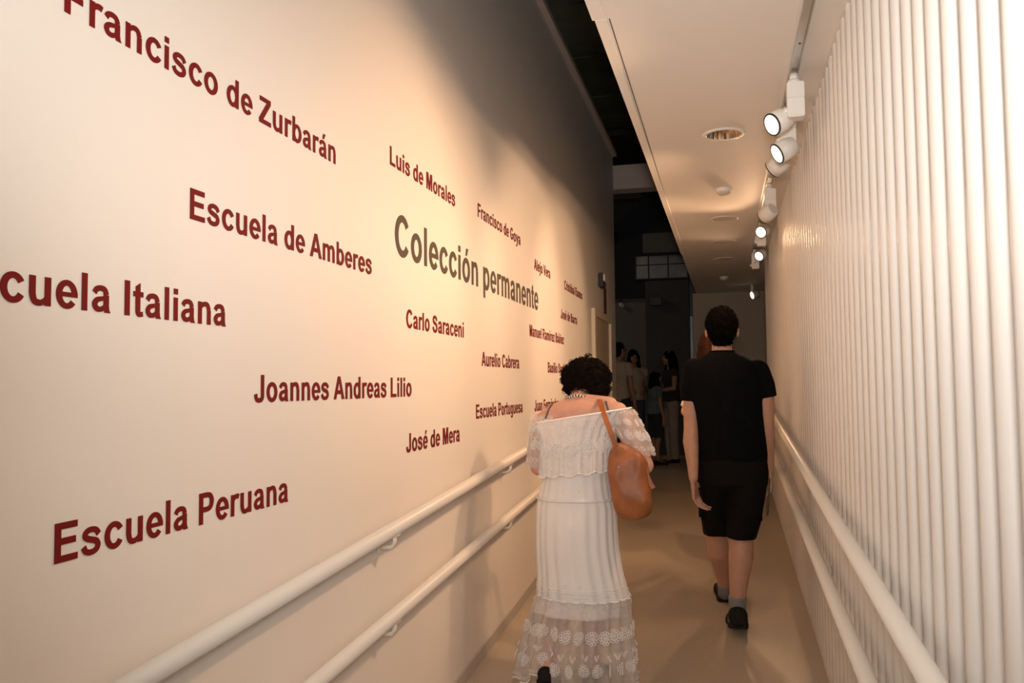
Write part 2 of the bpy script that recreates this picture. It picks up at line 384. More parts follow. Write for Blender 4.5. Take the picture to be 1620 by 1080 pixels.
G = {
'a': (556, [strokep([(98, 372), (150, 445), (262, 474), (372, 442), (408, 350)], [118, 112, 110, 118, 137]), [(340, 90), (477, 130), (477, 350), (340, 350)], [(340, 90), (372, 0), (524, 0), (492, 50), (477, 130)], strokep([(408, 302), (290, 270), (168, 238), (106, 158), (140, 82), (228, 56), (330, 88), (400, 175)], [70, 90, 105, 130, 120, 105, 95, 60])]),
'b': (611, [rect(72, 0, 205, 716), ringp(322, 259, 250, 271, 112, 160)]),
'c': (556, [ringp(305, 259, 261, 271, 122, 159, 30, 330)]),
'd': (611, [rect(408, 0, 545, 716), ringp(290, 259, 250, 271, 112, 160)]),
'e': (556, [ringp(286, 259, 255, 271, 118, 163, -4, 322), rect(160, 216, 541, 302)]),
'f': (333, [rect(88, 0, 225, 590), rect(10, 413, 320, 519), strokep([(157, 560), (175, 640), (240, 668), (345, 664)], [137, 125, 118, 112])]),
'g': (611, [rect(408, -50, 545, 519), ringp(290, 259, 250, 271, 112, 160), strokep([(476, -20), (462, -100), (400, -148), (290, -160), (170, -140), (110, -75)], [137, 130, 112, 105, 112, 120])]),
'i': (278, [rect(72, 0, 209, 519), rect(72, 589, 209, 716)]),
'j': (278, [rect(72, -60, 209, 519), rect(72, 589, 209, 716), strokep([(140, -40), (125, -120), (60, -152), (-40, -148)], [137, 120, 112, 105])]),
'l': (278, [rect(72, 0, 209, 716)]),
'm': (889, [rect(61, 0, 198, 519), rect(375, 0, 512, 360), rect(689, 0, 826, 360), strokep([(130, 330), (190, 430), (290, 474), (390, 455), (443, 350)], [60, 95, 112, 118, 137]), strokep([(450, 330), (510, 430), (605, 474), (705, 455), (757, 350)], [60, 95, 112, 118, 137])]),
'n': (611, [rect(68, 0, 205, 519), rect(406, 0, 543, 340), strokep([(140, 320), (205, 428), (310, 474), (420, 452), (474, 335)], [60, 95, 112, 120, 137])]),
'o': (611, [ringp(305, 259, 266, 271, 126, 159)]),
'p': (611, [rect(67, -198, 204, 519), ringp(322, 259, 250, 271, 112, 160)]),
'r': (389, [rect(65, 0, 202, 519), strokep([(135, 290), (178, 410), (258, 462), (340, 470), (392, 452)], [60, 100, 118, 122, 124])]),
's': (556, [strokep([(462, 362), (395, 445), (272, 474), (158, 446), (112, 378), (160, 318), (275, 280), (400, 238), (445, 160), (400, 80), (275, 44), (140, 76), (80, 168)], [120, 112, 108, 115, 125, 120, 118, 122, 130, 118, 110, 115, 125])]),
't': (333, [[(88, 110), (225, 110), (225, 701), (88, 622)], rect(21, 410, 315, 519), strokep([(157, 150), (160, 80), (205, 48), (305, 62)], [137, 125, 112, 105])]),
'u': (611, [rect(65, 180, 202, 519), rect(406, 0, 543, 519), strokep([(134, 190), (180, 75), (290, 45), (400, 88), (472, 190)], [137, 122, 112, 95, 60])]),
'v': (556, [[(5, 519), (150, 519), (345, 0), (212, 0)], [(550, 519), (408, 519), (212, 0), (345, 0)]]),
'y': (556, [[(6, 519), (152, 519), (340, 0), (225, -20)], [(550, 519), (408, 519), (210, -60), (345, -30)], strokep([(290, 0), (245, -100), (180, -150), (60, -152)], [130, 122, 112, 104])]),
'z': (500, [rect(30, 410, 475, 519), rect(13, 0, 482, 114), [(13, 105), (185, 105), (475, 415), (310, 415)]]),
'A': (722, [[(0, 0), (153, 0), (359, 548), (359, 716), (279, 716)], [(718, 0), (561, 0), (359, 548), (359, 716), (433, 716)], rect(190, 163, 525, 283)]),
'B': (722, [rect(73, 0, 218, 716), strokep([(150, 657), (400, 657), (520, 620), (556, 540), (510, 450), (400, 412), (150, 412)], [118, 118, 122, 140, 118, 110, 110]), strokep([(150, 412), (430, 408), (550, 350), (594, 225), (550, 100), (430, 60), (150, 60)], [110, 110, 125, 145, 130, 120, 120])]),
'C': (722, [ringp(382, 358, 336, 370, 188, 246, 36, 324)]),
'E': (667, [rect(73, 0, 218, 716), rect(73, 595, 604, 716), rect(73, 315, 568, 436), rect(73, 0, 617, 121)]),
'F': (611, [rect(74, 0, 219, 716), rect(74, 595, 566, 716), rect(74, 290, 520, 411)]),
'G': (778, [ringp(388, 358, 343, 370, 195, 246, 38, 318), rect(405, 268, 720, 388), rect(588, 95, 720, 388)]),
'I': (278, [rect(68, 0, 213, 716)]),
'J': (556, [rect(341, 200, 486, 716), strokep([(414, 230), (390, 95), (255, 48), (125, 90), (92, 215)], [145, 132, 122, 128, 140])]),
'L': (611, [rect(76, 0, 221, 710), rect(76, 0, 578, 121)]),
'M': (833, [rect(71, 0, 205, 716), rect(629, 0, 763, 716), [(150, 716), (287, 716), (485, 0), (347, 0)], [(684, 716), (547, 716), (347, 0), (485, 0)]]),
'P': (667, [rect(73, 0, 218, 716), strokep([(150, 657), (400, 657), (510, 610), (548, 495), (505, 380), (400, 332), (150, 332)], [118, 118, 128, 148, 130, 118, 118])]),
'R': (722, [rect(73, 0, 218, 716), strokep([(150, 657), (440, 657), (545, 615), (578, 510), (535, 405), (430, 358), (150, 358)], [118, 118, 128, 148, 130, 118, 118]), [(300, 330), (430, 330), (500, 250), (718, 0), (545, 0), (380, 240)]]),
'S': (667, [strokep([(535, 505), (465, 620), (322, 664), (180, 625), (128, 530), (185, 440), (330, 390), (490, 335), (544, 215), (480, 100), (325, 52), (170, 105), (108, 235)], [142, 130, 124, 132, 146, 138, 134, 138, 148, 134, 126, 132, 142])]),
'V': (667, [[(0, 716), (156, 716), (410, 0), (256, 0)], [(666, 716), (512, 716), (256, 0), (410, 0)]]),
'Z': (611, [rect(40, 595, 570, 716), rect(10, 0, 589, 121), [(10, 110), (200, 110), (570, 600), (380, 600)]]),
}
ACC = [(245, 575), (330, 575), (430, 735), (290, 735)]
for a, b, dx in (('ó', 'o', 25), ('á', 'a', 5), ('é', 'e', 5), ('í', 'i', -130)):
    adv, ps = G[b]
    if b == 'i': ps = [rect(72, 0, 209, 519)]
    G[a] = (adv, ps + [[(x+dx, y) for x, y in ACC]])
G['ñ'] = (611, G['n'][1] + [strokep([(170, 590), (240, 640), (330, 605), (410, 650)], 70)])
LM = {}
def letter_mesh(ch, key):
    if (ch, key) in LM: return LM[(ch, key)]
    bm = bmesh.new(); k = 0
    for prim in G[ch][1]:
        T = .0016 + k*.00009; k += 1
        polys = prim[1] if prim[0] == 'strip' else [prim]
        vc = {}
        def V(x, y, t):
            q = (round(x, 1), round(y, 1), t)
            if q not in vc: vc[q] = bm.verts.new((x/1000, y/1000, (T if t else 0)))
            return vc[q]
        edges = {}
        for P in polys:
            area = sum(P[i][0]*P[(i+1) % len(P)][1]-P[(i+1) % len(P)][0]*P[i][1] for i in range(len(P)))
            if area < 0: P = P[::-1]
            vs_ = [V(x, y, 1) for x, y in P]
            try: bm.faces.new(vs_)
            except ValueError: continue
            for i in range(len(P)):
                a_, b_ = P[i], P[(i+1) % len(P)]
                ka = (round(a_[0], 1), round(a_[1], 1)); kb = (round(b_[0], 1), round(b_[1], 1))
                if (kb, ka) in edges: edges.pop((kb, ka))
                else: edges[(ka, kb)] = (a_, b_)
        for a_, b_ in edges.values():
            try: bm.faces.new((V(*a_, 0), V(*b_, 0), V(*b_, 1), V(*a_, 1)))
            except ValueError: pass
    me = bpy.data.meshes.new('letter'); bm.to_mesh(me); bm.free(); me.materials.append(M[key]); LM[(ch, key)] = me
    return me
def text(s, y0, z0, em, key, label, group):
    t = empty('wall_lettering', (-1.2, y0, z0), label, 'lettering', group)
    x = 0
    for ch in s:
        if ch == ' ': x += 278; continue
        o = bpy.data.objects.new('letter', letter_mesh(ch, key)); C.objects.link(o); o.parent = t
        # letter x runs along +Y, letter y along +Z, thickness towards +X
        o.matrix_local = Matrix(((0, 0, 1, 0.0004), (em, 0, 0, x/1000*em), (0, em, 0, 0), (0, 0, 0, 1)))
        x += G[ch][0] + 20
EM = .1022
GR = 'dark red names on the left wall'
text('Escuela Italiana', 1.0008, .155, EM, 'red', 'dark red lettering reading Escuela Italiana, cut off by the left edge of the picture', GR)
text('Escuela Peruana', 1.2576, -.318, EM, 'red', 'dark red lettering reading Escuela Peruana, lowest on the wall above the handrail', GR)
text('Escuela de Amberes', 1.640, .398, EM, 'red', 'dark red lettering reading Escuela de Amberes, upper left of the grey title', GR)
text('Francisco de Zurbarán', 1.255, .720, EM, 'red', 'large dark red three-word lettering, topmost on the wall and running off the top edge', GR)
text('Joannes Andreas Lilio', 1.921, -.036, EM, 'red', 'dark red three-word lettering starting with J, midway up the wall above Escuela Peruana', GR)
text('Colección permanente', 2.870, .505, .2244, 'greyv', 'large grey brown title lettering reading Colección permanente', 'wall titles')
text('Luis de Morales', 2.826, .838, EM*.98, 'red', 'dark red three-word lettering directly above the start of the grey title', GR)
text('Francisco de Goya', 3.962, .866, EM*.97, 'red', 'dark red three-word lettering above the end of the grey title', GR)
text('Carlo Saraceni', 2.988, .233, EM, 'red', 'dark red two-word lettering directly below the start of the grey title', GR)
text('José de Mera', 2.987, -.253, EM, 'red', 'dark red three-word lettering just above the handrail, left of the woman in white', GR)
text('Aurelio Cabrera', 4.018, .105, EM, 'red', 'dark red two-word lettering starting with A, below the end of the grey title', GR)
text('Escuela Portuguesa', 3.907, -.160, EM*.97, 'red', 'dark red lettering reading Escuela Portuguesa, left of the woman\'s shoulder', GR)
text('Manuel Ramírez Ibáñez', 5.088, .320, EM, 'red', 'small dark red three-word lettering right of the grey title, above the woman\'s hair', GR)
text('Alejo Vera', 5.248, .770, EM, 'red', 'small dark red two-word lettering starting with A, above the last letters of the grey title', GR)
text('Cristóbal Ramos', 6.30, .756, EM, 'red', 'small dark red two-word lettering, highest of the far ones near the exit light', GR)
text('José de Ibarra', 6.138, .515, EM, 'red', 'small dark red three-word lettering starting with J, left of the far door', GR)
text('Basilio Santa Cruz', 5.636, .094, EM, 'red', 'small dark red lettering partly hidden behind the woman\'s curly hair', GR)
text('Juan Fernández', 5.21, -.165, EM, 'red', 'small dark red lettering mostly hidden behind the woman\'s left shoulder', GR)

# ---------------------------------------------------------------- ceiling fittings
def disc(bm, c, r, z0, z1, n=32):
    tube(bm, [(c[0], c[1], z0), (c[0], c[1], z1)], r, n)
def lathe(bm, c, prof, n=32, close=False):
    rings = [[bm.verts.new((c[0]+r*cos(2*pi*i/n), c[1]+r*sin(2*pi*i/n), c[2]+z)) for i in range(n)] for r, z in prof]
    for a, b in zip(rings, rings[1:]):
        for i in range(n):
            f = bm.faces.new((a[i], b[i], b[(i+1) % n], a[(i+1) % n])); f.smooth = True
    return rings
LX = .026
def downlight(y, lab, open_):
    t = empty('downlight', (LX, y, CZ), lab, 'ceiling light', 'recessed ceiling lights')
    bm = bmesh.new(); lathe(bm, (LX, y, CZ), [(.088, .0), (.088, -.004), (.092, -.006), (.104, -.005), (.108, 0)]); link('trim_ring', bm, t, M['white'])
    if open_:
        bm = bmesh.new(); lathe(bm, (LX, y, CZ-.004), [(.088, 0), (.078, .0025), (.0, .003)], 32); link('diffuser', bm, t, M['black'])
        bm = bmesh.new()
        for i in range(26):          # facets of the mirror reflector
            a = 2*pi*i/26; b = 2*pi*(i+.8)/26
            r0, r1 = .087, .060
            q = [bm.verts.new(p) for p in ((LX+r0*cos(a), y+r0*sin(a), CZ-.0045), (LX+r0*cos(b), y+r0*sin(b), CZ-.0045), (LX+r1*cos(b), y+r1*sin(b), CZ-.0012), (LX+r1*cos(a), y+r1*sin(a), CZ-.0012))]
            bm.faces.new(q)
        link('reflector', bm, t, M['mirror'])
    else:
        bm = bmesh.new(); lathe(bm, (LX, y, CZ), [(.089, -.004), (.06, -.009), (.0, -.0095)]); link('diffuser', bm, t, M['frost'])
# the open one is a real recess: a can let into the slab
def can_light(y):
    t = empty('downlight', (LX, y, CZ), 'open recessed downlight with mirrored reflector, nearest of the ceiling lights', 'ceiling light', 'recessed ceiling lights')
    bm = bmesh.new(); lathe(bm, (LX, y, CZ), [(.086, .0), (.087, -.006), (.092, -.008), (.103, -.006), (.108, 0)], 40); link('trim_ring', bm, t, M['white'])
    bm = bmesh.new(); n = 40
    for i in range(n):               # faceted wall of the can
        a = 2*pi*i/n; b = 2*pi*(i+1)/n; k = 1 if i % 2 else .965
        q = [bm.verts.new(p) for p in ((LX+.086*cos(a), y+.086*sin(a), CZ-.004), (LX+.086*k*cos(b), y+.086*k*sin(b), CZ-.004), (LX+.070*k*cos(b), y+.070*k*sin(b), CZ+.11), (LX+.070*cos(a), y+.070*sin(a), CZ+.11))]
        bm.faces.new(q)
    link('reflector', bm, t, M['mirror'])
    bm = bmesh.new(); disc(bm, (LX, y), .071, CZ+.108, CZ+.112); link('back_plate', bm, t, M['black'])
    bm = bmesh.new(); tube(bm, [(LX+.035, y+.02, CZ+.105), (LX+.035, y+.02, CZ+.03)], .016, 12); tube(bm, [(LX-.03, y+.02, CZ+.105), (LX-.03, y+.02, CZ+.045)], .01, 12); link('bulb', bm, t, M['frost'])
# cut the can hole in the ceiling slab
def cut_hole(o, y, r):
    bm = bmesh.new(); tube(bm, [(LX, y, CZ-.05), (LX, y, CZ+.125)], r, 40)
    me = bpy.data.meshes.new('cut'); bm.to_mesh(me); bm.free(); c = bpy.data.objects.new('cut', me); C.objects.link(c)
    m = o.modifiers.new('b', 'BOOLEAN'); m.object = c; m.operation = 'DIFFERENCE'; m.solver = 'EXACT'
    bpy.context.view_layer.update()
    n = bpy.data.meshes.new_from_object(o.evaluated_get(bpy.context.evaluated_depsgraph_get()))
    o.modifiers.clear(); o.data = n; bpy.data.objects.remove(c)
cut_hole(bpy.data.objects['ceiling'], 4.25, .089)
can_light(4.25)
downlight(6.45, 'round frosted ceiling light just beyond the nearer white detector', False)
downlight(7.5, 'round frosted ceiling light, third along the ceiling in the light streak', False)
downlight(8.55, 'round frosted ceiling light, farthest and dimmest of the recessed lights', False)
def detector(y, lab):
    t = empty('smoke_detector', (LX, y, CZ), lab, 'detector', 'ceiling detectors')
    bm = bmesh.new(); lathe(bm, (LX, y, CZ), [(.052, 0), (.052, -.016), (.047, -.022), (.0, -.022)]); link('base', bm, t, M['white'])
    bm = bmesh.new(); lathe(bm, (LX, y, CZ), [(.043, -.022), (.041, -.034), (.030, -.042), (.0, -.044)]); link('sensor_cap', bm, t, M['frost'])
detector(5.46, 'small round smoke detector on the ceiling, nearer one')
detector(10.0, 'small round smoke detector on the ceiling near the end wall')

# lighting track
TX = .30
t = empty('light_track', (TX, 3.5, CZ), 'long thin aluminium lighting track on the ceiling carrying the spotlights', 'light track')
bm = bmesh.new(); boxv(bm, (TX-.030, -1, CZ-.004), (TX+.030, 8.3, CZ-.0004)); link('flange', bm, t, M['white'])
bm = bmesh.new(); boxv(bm, (TX-.018, -1, CZ-.020), (TX-.013, 8.3, CZ-.004)); boxv(bm, (TX+.013, -1, CZ-.020), (TX+.018, 8.3, CZ-.004)); boxv(bm, (TX-.013, -1, CZ-.010), (TX+.013, 8.3, CZ-.004))
link('channel', bm, t, M['metal'])
bm = bmesh.new(); boxv(bm, (TX-.004, 3.15, CZ-.0125), (TX+.004, 3.16, CZ-.0101)); link('screw', bm, t, M['black'])

def spot(px, py, Y, aim, lab, power, box_dy, size=52, col=WARM, r=.048, blend=.6, lit=True, x_box=None):
    h = at(px, py, Y); a = (Vector(aim)-h).normalized()
    t = empty('track_spotlight', (TX, Y+box_dy, CZ), lab, 'spotlight', 'white track spotlights')
    yb = Y+box_dy
    bm = bmesh.new(); tube(bm, [(TX, yb, CZ-.0208), (TX, yb, CZ-.05)], .017, 14); tube(bm, [(TX, yb, CZ-.046), (TX, yb, CZ-.062)], .024, 16); link('adapter', bm, t, M['white'])
    bm = box((TX-.030, yb-.036, CZ-.205), (TX+.036, yb+.036, CZ-.062), .004); bmx = link('driver_box', bm, t, M['white'])
    bm = box((TX-.0302, yb-.0366, CZ-.128), (TX+.0362, yb+.0366, CZ-.1265)); link('seam', bm, bmx, M['metal'])
    # head: cylinder open to the front, with a dark front ring and a lit lens
    u, v, d = frame(a); bm = bmesh.new()
    def ringpts(s, rad): return h + a*s
    tube(bm, [h-a*.085, h-a*.080, h-a*.05, h-a*.001], [r*.78, r*.86, r, r], 28); link('lamp_head', bm, t, M['white'])
    bm = bmesh.new(); tube(bm, [h-a*.001, h+a*.004], [r*1.0, r*1.0], 28); link('front_ring', bm, t, M['black'])
    bm = bmesh.new(); tube(bm, [h+a*.0041, h+a*.0048], [r*.86, r*.84], 28); link('lens', bm, t, M['lamp'] if lit else M['frost'])
    bm = bmesh.new(); c0 = h-a*.045
    tube(bm, [Vector((TX-.031, yb, CZ-.17)), (Vector((TX-.031, yb, CZ-.17))+c0)/2+Vector((0, 0, -.008)), c0], .010, 10)
    ball(bm, (TX-.033, yb, CZ-.17), .014, 10); link('yoke', bm, t, M['white'])
    if power:
        light('spot_lamp', 'SPOT', h+a*.012, aim, power, col, spot_size=radians(size), spot_blend=blend, shadow_soft_size=.048)
SPOTS = [
 (1222, 197, 3.46, (-1.2, 2.65, .25), 'white track spotlight nearest the camera, lens facing left, lit', 74, -.02, 104),
 (1230, 243, 3.80, (-1.2, 3.35, .20), 'second white track spotlight, lit lens edge-on, hanging under the first', 92, .05, 104),
 (1222, 268, 4.25, (-1.2, 5.3, .15), 'third white track spotlight, seen from behind with its lens turned away', 95, .0, 104),
 (1208, 343, 5.20, (-1.2, 6.6, .1), 'fourth white track spotlight, tilted and seen from behind above the bright lens', 88, .10, 100),
 (1204, 367, 6.45, (-1.2, 4.2, -.05), 'fifth white track spotlight, round bright lens facing the camera', 82, .15, 100),
 (1201, 405, 7.75, (-1.2, 5.7, -.05), 'sixth white track spotlight, small bright lens below the fifth', 62, .15, 90),
]
for a_ in SPOTS: spot(*a_)
# farthest one hangs by the end wall
h = at(1190, 467, 10.9)
t = empty('track_spotlight', (h.x, 10.9, CZ), 'tiny lit spotlight by the end wall, farthest of all', 'spotlight', 'white track spotlights')
bm = bmesh.new(); tube(bm, [(h.x, 10.9, CZ), (h.x, 10.9, h.z+.05)], .02, 12); link('stem', bm, t, M['white'])
bm = bmesh.new(); av = Vector((-.8, -.35, -.25)).normalized(); tube(bm, [h-av*.09, h], [.045, .05], 20); link('lamp_head', bm, t, M['frost'])
bm = bmesh.new(); tube(bm, [h+av*.001, h+av*.004], [.047, .046], 20); link('lens', bm, t, M['lamp'])
# small spotlight in the hall
h = at(981, 481, 12.85)
t = empty('hall_spotlight', h, 'tiny dim spotlight on the dark rail above the grey partition', 'spotlight')
bm = bmesh.new(); tube(bm, [Vector((h.x, 12.879, 1.33)), Vector((h.x, 12.85, 1.33)), h+Vector((0, 0, -.01))], .012, 10); link('stem', bm, t, M['black'])
bm = bmesh.new(); tube(bm, [h, h+Vector((.04, -.06, -.03))], [.03, .035], 16); link('lamp_head', bm, t, M['frost'])
h = at(1037, 476, 12.7)
o = link('wall_speaker', box((h.x-.09, 12.7, h.z-.06), (h.x+.09, 12.86, h.z+.06), .01), None, M['black']); tag(o, 'small black box fixed high on the charcoal partition', 'speaker')
# emergency light and red sign beside the door
t = empty('emergency_light', (-1.2, 8.2, 1.06), 'small grey emergency light box high on the left wall near the far door', 'emergency light')
link('housing', box((-1.2, 8.10, .985), (-1.15, 8.32, 1.125), .008), t, M['darkp']); link('diffuser', box((-1.1505, 8.12, 1.04), (-1.135, 8.30, 1.115), .006), t, M['white'])
o = link('wall_sign', box((-1.2, 8.46, .74), (-1.190, 8.62, 1.02), .001), None, M['redsign']); tag(o, 'narrow dark red sign on the left wall above the far door', 'sign')
#PEOPLE

# ---------------------------------------------------------------- people
def V3(*a): return Vector(a)
def hand_shapes(bm, wrist, d, side, nrm, L=.175, curl=.6, thumb=1):
    """palm, four unequal fingers bent at the knuckles, and a thumb leaving the side of the palm.
    d: wrist to knuckles, side: towards the thumb, nrm: palm normal (fingers curl towards it)"""
    d = Vector(d).normalized(); side = Vector(side); side = (side-d*side.dot(d)).normalized(); nrm = d.cross(side)*(1 if d.cross(side).dot(Vector(nrm)) > 0 else -1)
    p = L*.5
    for s in (-.21, -.07, .07, .21):
        cap(bm, wrist+side*s*L*.45, .0125, wrist+d*p+side*s*L*.95, .0105, 8)
    for i, (s, ln) in enumerate(((.235, .80), (.08, .88), (-.075, .82), (-.225, .66))):
        q = wrist+d*p+side*s*L; ang = 0; seg = (.42, .32, .26); r = .0088 if i < 3 else .0076
        for k, sg in enumerate(seg):
            ang += curl*(.55 if k == 0 else .75)
            dd = d*cos(ang)+nrm*sin(ang); q2 = q+dd*(ln*L*.52*sg*1.25)
            cap(bm, q, r-k*.0007, q2, r-(k+1)*.0007, 8); q = q2
    b = wrist+d*L*.12+side*L*.16
    m_ = b+(d*.55+side*.75+nrm*.25).normalized()*L*.22; e = m_+(d*.95+side*.2+nrm*.45).normalized()*L*.2
    chain(bm, [(b, .0125), (m_, .0105), (e, .0085)])
def shoe_mesh(heel, toe, w, h, up=V3(0, 0, 1), hh=None):
    """low shoe lofted from heel to toe, and its sole"""
    d = (toe-heel); Ln = d.length; d.normalize(); s = d.cross(up).normalized(); u = s.cross(d)
    hh = hh or h
    prof = [(0, .30, .62), (.04, .40, .95), (.15, .46, 1.0), (.32, .44, .95), (.5, .46, .72), (.7, .52, .52), (.86, .50, .42), (.96, .36, .34), (1.0, .18, .22)]
    bm = bmesh.new(); rings = []
    for t, ww, hg in prof:
        c = heel+d*Ln*t; n = 16; R = []
        for k in range(n):
            a = 2*pi*k/n; R.append(bm.verts.new(c + s*cos(a)*w*ww + u*(h*hg*(.5+.5*sin(a)))))
        rings.append(R)
    for a, b in zip(rings, rings[1:]):
        for k in range(16): f = bm.faces.new((a[k], a[(k+1) % 16], b[(k+1) % 16], b[k])); f.smooth = True
    bm.faces.new(rings[0]); bm.faces.new(rings[-1][::-1]); bmesh.ops.recalc_face_normals(bm, faces=bm.faces[:])
    bs = bmesh.new(); top = []; bot = []
    for t, ww, hg in prof:
        c = heel+d*Ln*t
        for sg in (-1, 1):
            top.append(bs.verts.new(c+s*sg*w*ww*1.04+u*.016)); bot.append(bs.verts.new(c+s*sg*w*ww*1.04-u*.006))
    for i in range(len(prof)-1):
        a = 2*i
        for A, fl in ((top, 0), (bot, 1)):
            q = (A[a], A[a+1], A[a+3], A[a+2]); bs.faces.new(q)
        bs.faces.new((top[a], bot[a], bot[a+2], top[a+2])); bs.faces.new((top[a+1], bot[a+1], bot[a+3], top[a+3]))
    bs.faces.new((top[0], top[1], bot[1], bot[0])); bs.faces.new((top[-2], top[-1], bot[-1], bot[-2]))
    bmesh.ops.recalc_face_normals(bs, faces=bs.faces[:])
    return bm, bs
def head_shapes(bm, c, fwd, s=1.0, neck=None, ears=True):
    """skull, jaw, nose, lips, ears; c = middle of the head, fwd = facing direction"""
    f = Vector(fwd).normalized(); up = V3(0, 0, 1); up = (up-f*up.dot(f)).normalized(); r = f.cross(up)
    R = Matrix((r, f, up)).transposed()
    def P(x, y, z): return c+(r*x+f*y+up*z)*s
    e = R.to_euler()
    ball(bm, P(0, -.012, .030), (.076*s, .094*s, .088*s), 20, e)
    ball(bm, P(0, .022, -.035), (.058*s, .066*s, .075*s), 16, e)
    ball(bm, P(0, .045, -.085), (.030*s, .030*s, .026*s), 12, e)
    chain(bm, [(P(0, .078, .012), .011*s), (P(0, .098, -.026), .0145*s)])
    ball(bm, P(0, .078, -.058), (.024*s, .012*s, .010*s), 10, e)
    if ears:
        for q in (-1, 1): ball(bm, P(q*.078, -.004, -.006), (.012*s, .020*s, .033*s), 12, e)
    return P, R
def eyes(parent, P, s):
    for q in (-1, 1):
        b = bmesh.new(); ball(b, P(q*.030, .078, .006), .0105*s, 10); link('eye', b, parent, M['eye'], True)

# ===== woman in the white lace dress =====
W = empty('person', (-.66, 3.76, FZ(3.76)), 'woman in a long white lace off-shoulder dress, head bowed, seen from behind', 'person')
Y0 = 3.76
P = at
bm = bmesh.new()
# trunk
ball(bm, P(913, 815, 3.76), (.165, .125, .16), 24); ball(bm, P(912, 760, 3.78), (.145, .105, .15), 24); ball(bm, P(915, 700, 3.78), (.165, .105, .17), 24)
chain(bm, [(P(868, 663, 3.77), .052), (P(915, 655, 3.78), .072), (P(976, 653, 3.77), .052)])
chain(bm, [(P(882, 652, 3.78), .045), (P(916, 640, 3.80), .055), (P(962, 642, 3.78), .045)])
chain(bm, [(P(916, 645, 3.80), .058), (P(919, 628, 3.84), .054), (P(926, 610, 3.90), .052)])
hc = P(927, 604, 3.93)
HP, HR = head_shapes(bm, hc, (.30, .78, -.55), .96)
# arms: upper arms hang, forearms reach forward to what she reads
chain(bm, [(P(862, 668, 3.77), .052), (P(856, 702, 3.75), .046), (P(852, 738, 3.73), .040), (P(872, 742, 3.88), .036), (P(893, 738, 4.02), .026)])
chain(bm, [(P(985, 664, 3.77), .052), (P(1002, 702, 3.73), .047), (P(1020, 736, 3.70), .041), (P(998, 740, 3.88), .036), (P(968, 735, 4.05), .026)])
hand_shapes(bm, P(893, 738, 4.02), (.35, .6, .35), (.6, -.5, .5), (.7, -.2, -.2), .155, .5)
hand_shapes(bm, P(968, 735, 4.05), (-.35, .6, .35), (-.6, -.5, .5), (-.7, -.2, -.2), .155, .5)
# legs: right leg planted, left heel lifted behind
chain(bm, [(P(892, 830, 3.76), .088), (P(888, 935, 3.80), .058), (P(884, 975, 3.74), .056), (P(866, 1046, 3.62), .036)])
chain(bm, [(P(866, 1046, 3.62), .036), (P(866, 1068, 3.60), .035), (V3(-.80, 3.73, FZ(3.73)+.030), .028)])
chain(bm, [(P(936, 830, 3.76), .088), (P(940, 935, 3.80), .058), (P(940, 985, 3.80), .055), (P(936, 1068, 3.80), .034)])
rf = P(936, 1068, 3.80)
chain(bm, [(rf, .034), (V3(rf.x, 3.79, FZ(3.79)+.045), .036), (V3(rf.x+.01, 3.93, FZ(3.93)+.032), .03)])
link('body', fuse(bm, .0062, 3), W, M['skin_w'])
# sandals / flat shoes
for hl, te, lab in ((P(862, 1082, 3.545), V3(-.80, 3.77, FZ(3.77)+.008), 'left'), (V3(rf.x, 3.74, FZ(3.74)+.008), V3(rf.x+.015, 3.98, FZ(3.98)+.008), 'right')):
    a_, b_ = shoe_mesh(hl, te, .088, .075); o = link('shoe', a_, W, M['shoe']); link('sole', b_, o, M['sole'])
# curly hair
rng = random.Random(3)
hcen = P(927, 598, 3.91); hr = V3(.113, .118, .092)
bm = bmesh.new(); ball(bm, hcen, (hr.x, hr.y, hr.z), 24); ball(bm, hcen+V3(.012, -.03, -.035), (.098, .07, .062), 18)
bm2 = fuse(bm, .008, 2, wr=(.012, 38, 38)); hb = bmesh.new(); hb.from_mesh(bm2)
def curl(bm, c, r, ax, turns, th, n=4, pitch=.6):
    u, v, d = frame(ax); N = max(5, int(turns*7)); pts = []
    for i in range(N+1):
        a = 2*pi*turns*i/N + c.x*90
        pts.append(c + (u*cos(a)+v*sin(a))*r*(1-.25*i/N) + d*(r*pitch*2*turns*i/N - r*pitch))
    tube(bm, pts, [th]*(N)+[th*.4], n, True)
for i in range(1900):
    z = rng.uniform(-1, 1); a = rng.uniform(0, 2*pi); q = math.sqrt(max(0, 1-z*z)); n_ = V3(q*cos(a), q*sin(a), z)
    face = n_.y > .55 and z < .35
    if face: continue
    k = rng.uniform(.90, 1.07) + (.06 if rng.random() < .05 else 0)
    ext = V3(0, 0, 0)
    if z < -.3: ext = V3(.010, -.012, -.028)*rng.random()
    c = hcen + V3(n_.x*hr.x, n_.y*hr.y, n_.z*hr.z)*k + ext
    ax = (n_*.5+V3(rng.uniform(-1, 1), rng.uniform(-1, 1), rng.uniform(-1, .2))).normalized()
    curl(hb, c, rng.uniform(.005, .010), ax, rng.uniform(1.0, 2.0), rng.uniform(.0011, .0020))
for f in hb.faces: f.smooth = True
ho = link('hair', hb, W, M['hair'])
# fly-away topknot curl
bm = bmesh.new()
for i in range(9): curl(bm, P(931+rng.uniform(-5, 5), 562+rng.uniform(-2, 4), 3.90), .007, (rng.uniform(-1, 1), rng.uniform(-1, 1), 1), 1.3, .0014)
link('curl', bm, ho, M['hair'])
